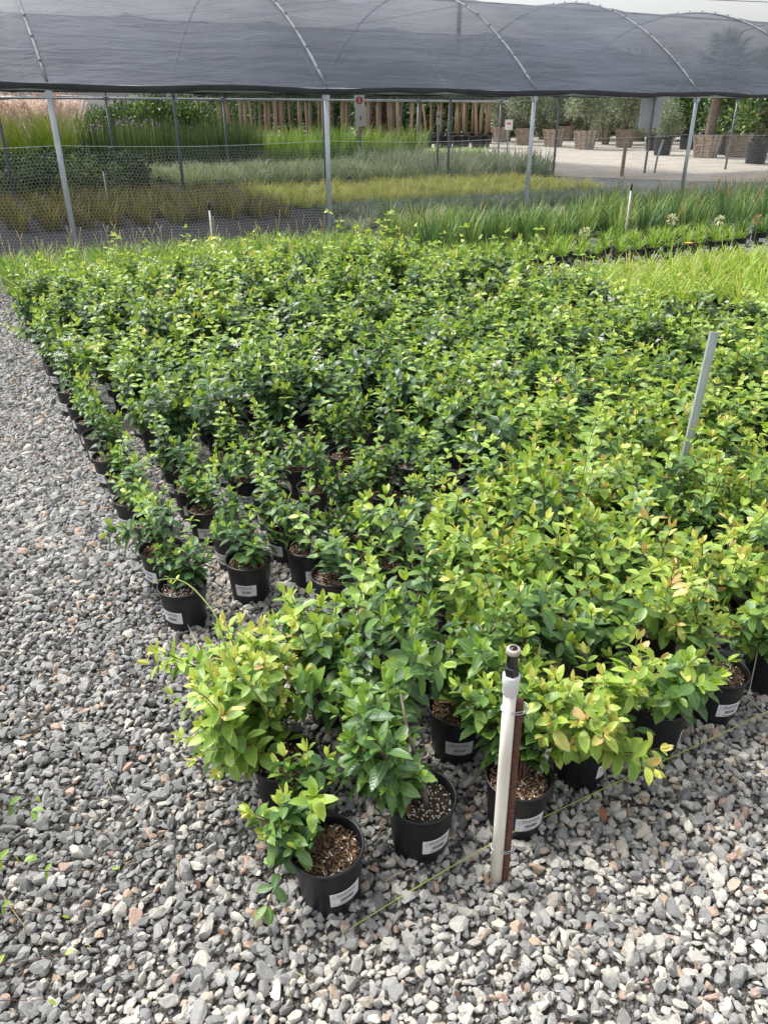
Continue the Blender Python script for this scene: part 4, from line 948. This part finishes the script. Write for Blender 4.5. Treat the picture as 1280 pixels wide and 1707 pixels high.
# ============================================================ FAR YARD
def planter_box():
    mb = MB(); wt, wb, h = .56, .42, .86
    mats = []
    for sd in range(4):
        R = np.array(Matrix.Rotation(sd*PI/2, 3, 'Z'))
        for q in range(4):
            z0, z1 = h*q/4+.008, h*(q+1)/4-.008; a0 = wb+(wt-wb)*z0/h; a1 = wb+(wt-wb)*z1/h; th = .03
            V = np.array([(-a0, -a0, z0), (a0, -a0, z0), (a1, -a1, z1), (-a1, -a1, z1), (-a0+th, -a0+th, z0), (a0-th, -a0+th, z0), (a1-th, -a1+th, z1), (-a1+th, -a1+th, z1)])@R.T
            mb.add(V, [[[0, 1, 2, 3], [4, 7, 6, 5], [0, 4, 5, 1], [3, 2, 6, 7]]], mi=1 if sd == 0 else 0)
        for sx in (-1, 0, 1):
            c0 = np.array([sx*(wb-.06), -wb-.012, .02]); c1 = np.array([sx*(wt-.06), -wt-.012, h-.02]); V = []
            for c in (c0, c1): V += [c+[-.05, 0, 0], c+[.05, 0, 0], c+[.05, -.025, 0], c+[-.05, -.025, 0]]
            mb.add(np.array(V)@R.T, [[[0, 1, 5, 4], [3, 7, 6, 2], [0, 4, 7, 3], [1, 2, 6, 5], [4, 5, 6, 7]]], mi=0)
    return mb
BOXM = planter_box().mesh('planter_box', ['board', 'boardpale'])
mb = MB(); box(mb, (0, 0, .80), (1.0, 1.0, .04)); BSOIL = mb.mesh('soil', 'soil')
def tree_crown(seed, n, R, H, z0, leaf, lw, m, clumps=26, tone=(.1, .9)):
    g = np.random.default_rng(seed); mb = MB()
    cc = unit(g.normal(size=(clumps, 3)))*(g.uniform(.25, 1, (clumps, 1))**.6)*np.array([R*.8, R*.8, H*.42])+np.array([0, 0, z0+H/2]); cr = g.uniform(.22, .42, clumps)*R
    k = g.integers(clumps, size=n); d = unit(g.normal(size=(n, 3))); P = cc[k]+d*(cr[k]*g.uniform(.3, 1.25, n))[:, None]
    ct = g.uniform(-.18, .18, clumps)[k]
    leaves(mb, P, unit(d+g.normal(size=(n, 3))*.6+np.array([0, 0, .3])), leaf*g.uniform(.6, 1.3, n), leaf*lw, .15, np.clip(g.uniform(*tone, n)+ct, 0, 1), .2, unit(g.normal(size=(n, 3))))
    return mb.mesh('crown', m), cc
def trunk_mesh(seed, cc, z0, r0, nst=3, m='bark'):
    g = np.random.default_rng(seed); mb = MB(); idx = g.permutation(len(cc))[:10]
    for q in range(nst):
        az = 2*PI*q/nst+g.uniform(0, 1); d = .12 if nst > 1 else 0; top = np.array([math.cos(az)*d*2, math.sin(az)*d*2, z0+.35])
        tube(mb, [(math.cos(az)*d*.4, math.sin(az)*d*.4, 0), top*.55+[0, .02, 0], top], [r0, r0*.8, r0*.65], 8)
        for i in idx[q::nst]: tube(mb, [top, (top+cc[i])/2+[0, 0, .05], cc[i]], [r0*.5, r0*.32, r0*.12], 5)
    return mb.mesh('trunk', m)
OL = []
for q in range(4):
    c, cc = tree_crown(900+q, 6500, 1.25, 3.0, .25, .13, .26, 'olive', 40); OL.append((trunk_mesh(q, cc, .5, .06, 3), c))
HG = []
for q in range(4):
    c, cc = tree_crown(920+q, 5200, 2.6, 5.4, -.9, .26, .55, 'hedge', 44); HG.append((trunk_mesh(q, cc, .6, .14, 1), c))
SM = []
for q in range(3):
    c, cc = tree_crown(940+q, 2600, 1.0, 1.7, .15, .13, .5, 'hedge', 22); SM.append((trunk_mesh(q, cc, .25, .04, 3), c))
c, cc = tree_crown(960, 3000, 1.6, 3.2, .8, .2, .5, 'purple', 26); PUR = (trunk_mesh(3, cc, .9, .09, 1), c)
tubm = pot_mesh(24, .38, .31, .66)
def tree(name, var, x, y, label, cat='tree', group=None, z=0, sc=1., col=.5, container=None, bx=1.):
    r = empty(name, (x, y, 0)); tag(r, label, cat, group)
    tr = link('trunk', var[0], r); cr = link('crown', var[1], r)
    for o in (tr, cr): o.location.z = z; o.scale = (sc, sc, sc); o.rotation_euler[2] = x*3.7
    cr.color = (col, .5, .5, 1)
    if container == 'box':
        b_ = link('planter_box', BOXM, r); b_.rotation_euler[2] = .75+math.sin(x*7)*.35; b_.scale = (bx*.74, bx*.74, bx); s_ = link('soil', BSOIL, r); s_.rotation_euler = b_.rotation_euler; s_.scale = (bx*.74, bx*.74, bx)
    if container == 'tub': b_ = link('tub', tubm, r)
    return r
# boxed olives (u centre, v base)
bxs = [(833, 238), (873, 243), (921, 246), (973, 250), (1039, 247), (942, 236), (996, 236), (1058, 236)]
for i, (u_, v_) in enumerate(bxs):
    v2 = v_-1
    x, y = at(u_, v2); k = 1.0 if i < 5 else 1.0
    tree('boxed_olive_tree', OL[i % 4], x, y, ['leftmost boxed olive tree beside the small sign pole', 'boxed olive tree second from the left, behind the third front post', 'boxed olive tree with a weathered dark box left of the middle', 'boxed olive tree with pale front boards in the middle of the row', 'boxed olive tree with brown box left of the grey panel', 'olive tree in the back row between the third and middle boxes', 'olive tree in the back row right of the middle box', 'olive tree in the back row right behind the grey panel'][i],
         group='olive trees in wooden boxes', z=.75, sc=1.0 if i < 5 else 1.1, col=.5+.05*math.sin(i*3), container='box', bx=.95)
# extra olives without visible boxes filling the row behind
for i, (u_, Y) in enumerate([(850, 52), (905, 55), (955, 54), (1010, 56), (1075, 52), (1125, 54), (1015, 46), (1095, 47)]):
    x, y, z = atY(u_, 185, Y); tree('olive_tree', OL[(i+1) % 4], x, y, f'grey-green olive tree far behind the boxed olives, {ONES[i+1]} of them from where the row starts', group='olive trees at the back', z=-.2, sc=1.45, col=.54)
# palm in box
def palm():
    x, y = at(1174, 263); r = empty('palm_tree', (x, y, 0)); tag(r, 'palm with rough brown trunk in a wooden box near the right post', 'palm tree')
    b_ = link('planter_box', BOXM, r); b_.rotation_euler[2] = .75; b_.scale = (.72, .72, .95); s_ = link('soil', BSOIL, r); s_.rotation_euler[2] = .75; s_.scale = (.72, .72, .95)
    g = np.random.default_rng(4); mb = MB(); zs = np.linspace(.7, 2.9, 34); tube(mb, [(.03*z, .0, z) for z in zs], [.17+.03*(i % 2)-.001*i for i in range(34)], 12)
    for i in range(160):
        th = g.uniform(0, 2*PI); z = g.uniform(.8, 2.9); c = np.array([.03*z+.16*math.cos(th), .16*math.sin(th), z]); box(mb, c, (.10, .08, .03), R=Matrix.Rotation(th, 3, 'Z')@Matrix.Rotation(-.9, 3, 'Y'))
    mb.build('trunk', 'bark', r)
    mb = MB()
    for q in range(34):
        az = g.uniform(0, 2*PI); tl = g.uniform(.2, 1.9); c0 = np.array([.09, 0, 2.9]); d = np.array([math.cos(az)*math.sin(tl), math.sin(az)*math.sin(tl), math.cos(tl)]); c1 = c0+d*.9
        tube(mb, [c0, (c0+c1)/2+[0, 0, .05], c1], .012, 4, a=(.5, 0, 0))
        k = 26; a0 = unit(np.cross(d, [0, 0, 1.])); b0 = np.cross(a0, d); th = np.linspace(-2.2, 2.2, k); D = np.cos(th)[:, None]*d+np.sin(th)[:, None]*a0+b0*.1
        leaves(mb, np.repeat(c1[None], k, 0), D, .6, .045, .25, g.uniform(.3, .9, k), .3)
    mb.build('crown', 'dark_leaf', r)
palm()
x, y = at(1226, 262); tree('boxed_tree', SM[0], x, y, 'dark leafed tree in a wooden box right of the palm', group=None, z=.7, sc=1.5, container='box', col=.5)
tubs = [(1087, 251), (1102, 259), (1143, 249), (1207, 258), (1257, 273)]
for i, (u_, v_) in enumerate(tubs):
    x, y = at(u_, v_); sc = [.9, .8, 1.1, 1.2, 1.35][i]
    tree('tub_tree', OL[1] if i < 2 else SM[i % 3], x, y, ['leafy tree in a black tub, left one of the pair behind the grey panel', 'leafy tree in a black tub, right one of the pair by the grey panel', 'bush in a black tub left of the palm box', 'bush in a black tub between palm and boxed tree', 'broad leafed bush in the largest black tub at the right edge'][i], group='trees in black tubs', z=.6 if i > 1 else .3, sc=sc*(.7 if i < 2 else 1), container='tub', col=.55)
# staked young trees in pots, left centre
k = 0
for rowi, (Y, u0, u1, du) in enumerate([(36, 325, 690, 19.), (42, 335, 825, 16.5), (48, 690, 830, 14)]):
    u_ = u0
    while u_ < u1:
        x, y, z = atY(u_+rng.normal()*3, 185, Y+rng.normal()*.5); h = 2.15+rng.uniform(-.25, .25)
        r = empty('staked_tree', (x, y, 0)); tag(r, f'young tree tied to a wooden pole, {["nearest", "middle", "rear"][rowi]} staked row, {ONES[min(35, int((u_-u0)/du)+1)]} from the left', 'staked tree', 'staked young trees in black pots')
        mb = MB(); tl = rng.normal()*.04; tube(mb, [(0, 0, .2), (tl, 0, h*.6), (tl*1.8, 0, h)], rng.uniform(.045, .075), 7); mb.build('stake', 'pole', r)
        mb = MB(); tube(mb, [(.12, .05, .3), (.1, .05, 1.2), (.13, .06, 2.2)], .02, 5); mb.build('trunk', 'bark', r)
        link('pot', tubm, r).scale = (.72, .72, .8)
        c_ = link('crown', SM[k % 3][1], r); c_.location.z = 1.95; c_.scale = (.55, .55, .8); c_.color = (.45, .5, .5, 1)
        u_ += du; k += 1
# trees beyond
for i, (u_, Y, sc, kind, col) in enumerate([(-60, 52, .5, 0, .5), (0, 52, .45, 1, .5), (75, 54, .5, 2, .5), (150, 52, .42, 3, .5), (215, 54, .5, 0, .5), (275, 52, .5, 1, .55), (1380, 60, 1.2, 2, .42), (335, 47, .5, 0, .62), (375, 52, .6, 1, .5), (430, 56, .7, 2, .4), (500, 58, .75, 3, .45), (560, 60, .8, 0, .4), (620, 58, .85, 1, .4), (700, 60, 1.0, 2, .38), (760, 60, 1.15, 3, .38), (815, 62, 1.2, 0, .4),
        (880, 66, 1.2, 1, .42), (950, 66, 1.15, 2, .42), (1030, 66, 1.2, 3, .42), (1110, 64, 1.0, 0, .45), (1190, 50, 1.0, 1, .5), (1260, 46, 1.0, 2, .45), (1340, 46, 1.1, 3, .45), (1230, 40, .6, 0, .55), (1290, 38, .7, 1, .55)]):
    x, y, z = atY(u_, 185, Y); tree('background_tree', HG[kind], x, y, f'dark leafy tree closing the view behind the yard, {ONES[i+1]} from the left', group='trees closing the view', sc=sc, col=col)
x, y, z = atY(632, 185, 45); tree('purple_tree', PUR, x, y, 'dark purple leaved tree behind the wooden poles', sc=.75)
for i, (u_, Y, sc, col) in enumerate([(160, 31, .62, .42), (185, 31.5, .66, .5), (210, 32, .75, .55), (238, 31, .8, .6), (262, 32, .85, .6), (290, 31.5, .85, .62), (318, 32, .8, .5), (345, 32, .7, .45)]):
    x, y, z = atY(u_, 185, Y); tree('garden_shrub', SM[i % 3], x, y, f'leafy green shrub above the rushes, {ONES[i+1]} from the plumed grasses', cat='shrub', group='leafy shrubs behind the rushes', sc=sc*1.35, col=col)
# signs
def sign(u_, v_, Y, w_, h_, zc, name, label, five=False, pole='galvdark', htop=None):
    x, y, z = atY(u_, v_, Y); r = empty(name, (x, y, 0)); tag(r, label, 'sign')
    mb = MB(); tube(mb, [(0, .03, 0), (0, .03, z*.5), (0, .03, z)], .03, 8); mb.build('post', pole, r)
    mb = MB(); box(mb, (0, 0, z), (w_, .012, h_)); f = mb.build('sign_face', 'signwhite', r)
    if five:
        mb = MB(); th = np.linspace(0, 2*PI, 40, endpoint=False); V = np.stack([.33*w_*np.cos(th), 0*th-.009, .33*w_*np.sin(th)+z+.07*h_], 1); mb.add(V, [np.arange(40)])
        box(mb, (0, -.009, z-.38*h_), (.4*w_, .004, .05*h_)); mb.build('red_disc', 'red', f)
        V, F_ = text_mesh('5', .52*w_, .012*w_); cx_ = (V[:, 0].max()+V[:, 0].min())/2; cz_ = (V[:, 1].max()+V[:, 1].min())/2
        mb = MB(); mb.add(np.stack([V[:, 0]-cx_, 0*V[:, 0]-.013, V[:, 1]-cz_+z+.07*h_], 1), [[q] for q in F_]); mb.build('numeral', 'signwhite', f)
    else:
        mb = MB(); box(mb, (0, -.008, z+h_*.12), (w_*.5, .004, h_*.16)); mb.build('red_print', 'red', f)
    return r
sign(599, 169, 26.9, .32, .36, 0, 'number_sign', 'white square sign with 5 in a red disc on a post', True, 'pole')
sign(731, 197, 19.8+2, .12, .30, 0, 'small_sign', 'narrow white and red sign fixed near a dark post left of the olives')
sign(848, 208, 34, .30, .36, 0, 'small_sign', 'small white and red sign on a pole beside the leftmost olive box')
x, y, z = atY(601, 194, 26.8); mb = MB(); box(mb, (0, 0, z), (.34, .02, .55)); box(mb, (0, -.012, z-.05), (.05, .004, .12), mi=1); tube(mb, [(0, .03, 0), (0, .03, z*.5), (0, .03, z)], .02, 6, mi=2)
o = mb.build('white_plate', ['signwhite', 'galvdark', 'galvdark']); o.location = (x, y, 0); tag(o, 'blank white plate on a stake under the number 5 sign', 'plate')
# grey panel behind the right rear post
x, y = W(S0+BAY*5, R2); mb = MB(); V0 = (.62, .02, .86); box(mb, (x-.02, y+.12, 1.60), V0); box(mb, (x-.02, y+.105, 1.60), (.58, .01, .82), mi=0)
pn = mb.build('metal_sign', 'panel'); tag(pn, 'blank grey metal panel fixed behind a dark post on the right', 'sign')
# short posts by the road
for i, (u_, v0, v1, m_, w_, lb) in enumerate([(791*.5+640, 240, 288, 'pole', .05, 'short weathered wooden post at the near edge of the gravel road'), (900*.5+640, 232, 283, 'galv', .03, 'thin leaning steel stake right of the short wooden post')][:2]):
    x, y = at(u_, v1+6); _, _, z = atY(u_, v0, y); mb = MB(); tube(mb, [(0, 0, 0), (.0+.02*i, 0, z*.5), (.04*i*3, 0, z)], w_, 8); o = mb.build('short_post', m_); o.location = (x, y, 0); tag(o, lb, 'post')
# yucca-like pot by the road end
mb = clump(810, 40, .5, .03, lean=(.1, 1.), droop=(0, .3), tone=(.1, .6), base=.05, z=.3); r = empty('potted_yucca', (*at(884, 290), 0)); tag(r, 'spiky dark plant in a black pot at the road edge', 'potted plant'); mb.build('foliage', 'rush', r); link('pot', POTLO, r).scale = (2, 2, 2)
# wooden utility pole with its lines
x, y, z = atY(766, 5, 85); r = empty('utility_pole', (x, y, 0)); tag(r, 'brown wooden utility pole rising behind the shade cloth', 'utility pole')
mb = MB(); tube(mb, [(0, 0, 0), (0, 0, 6), (0, 0, 12)], [.26, .24, .2], 10); mb.build('pole', 'utility', r)
mb = MB(); box(mb, (0, 0, 11.4), (2.4, .12, .14)); mb.build('cross_arm', 'utility', r)
for i, (ax_, dz, ox) in enumerate([(-60, 11.5, -1.1), (-60, 11.5, 1.1), (70, 11.6, 1.1), (-40, 10.3, 0)]):
    mb = MB(); P = [(ox+(ax_-ox)*q/12, 8*q/12*(1 if i % 2 else -1), dz+(-2.4 if i == 2 else -3.5)*math.sin(PI*.5*q/12)) for q in range(13)]; tube(mb, P, .025, 4); mb.build('wire', 'black_hose', r)

print('done objects', len(bpy.data.objects))
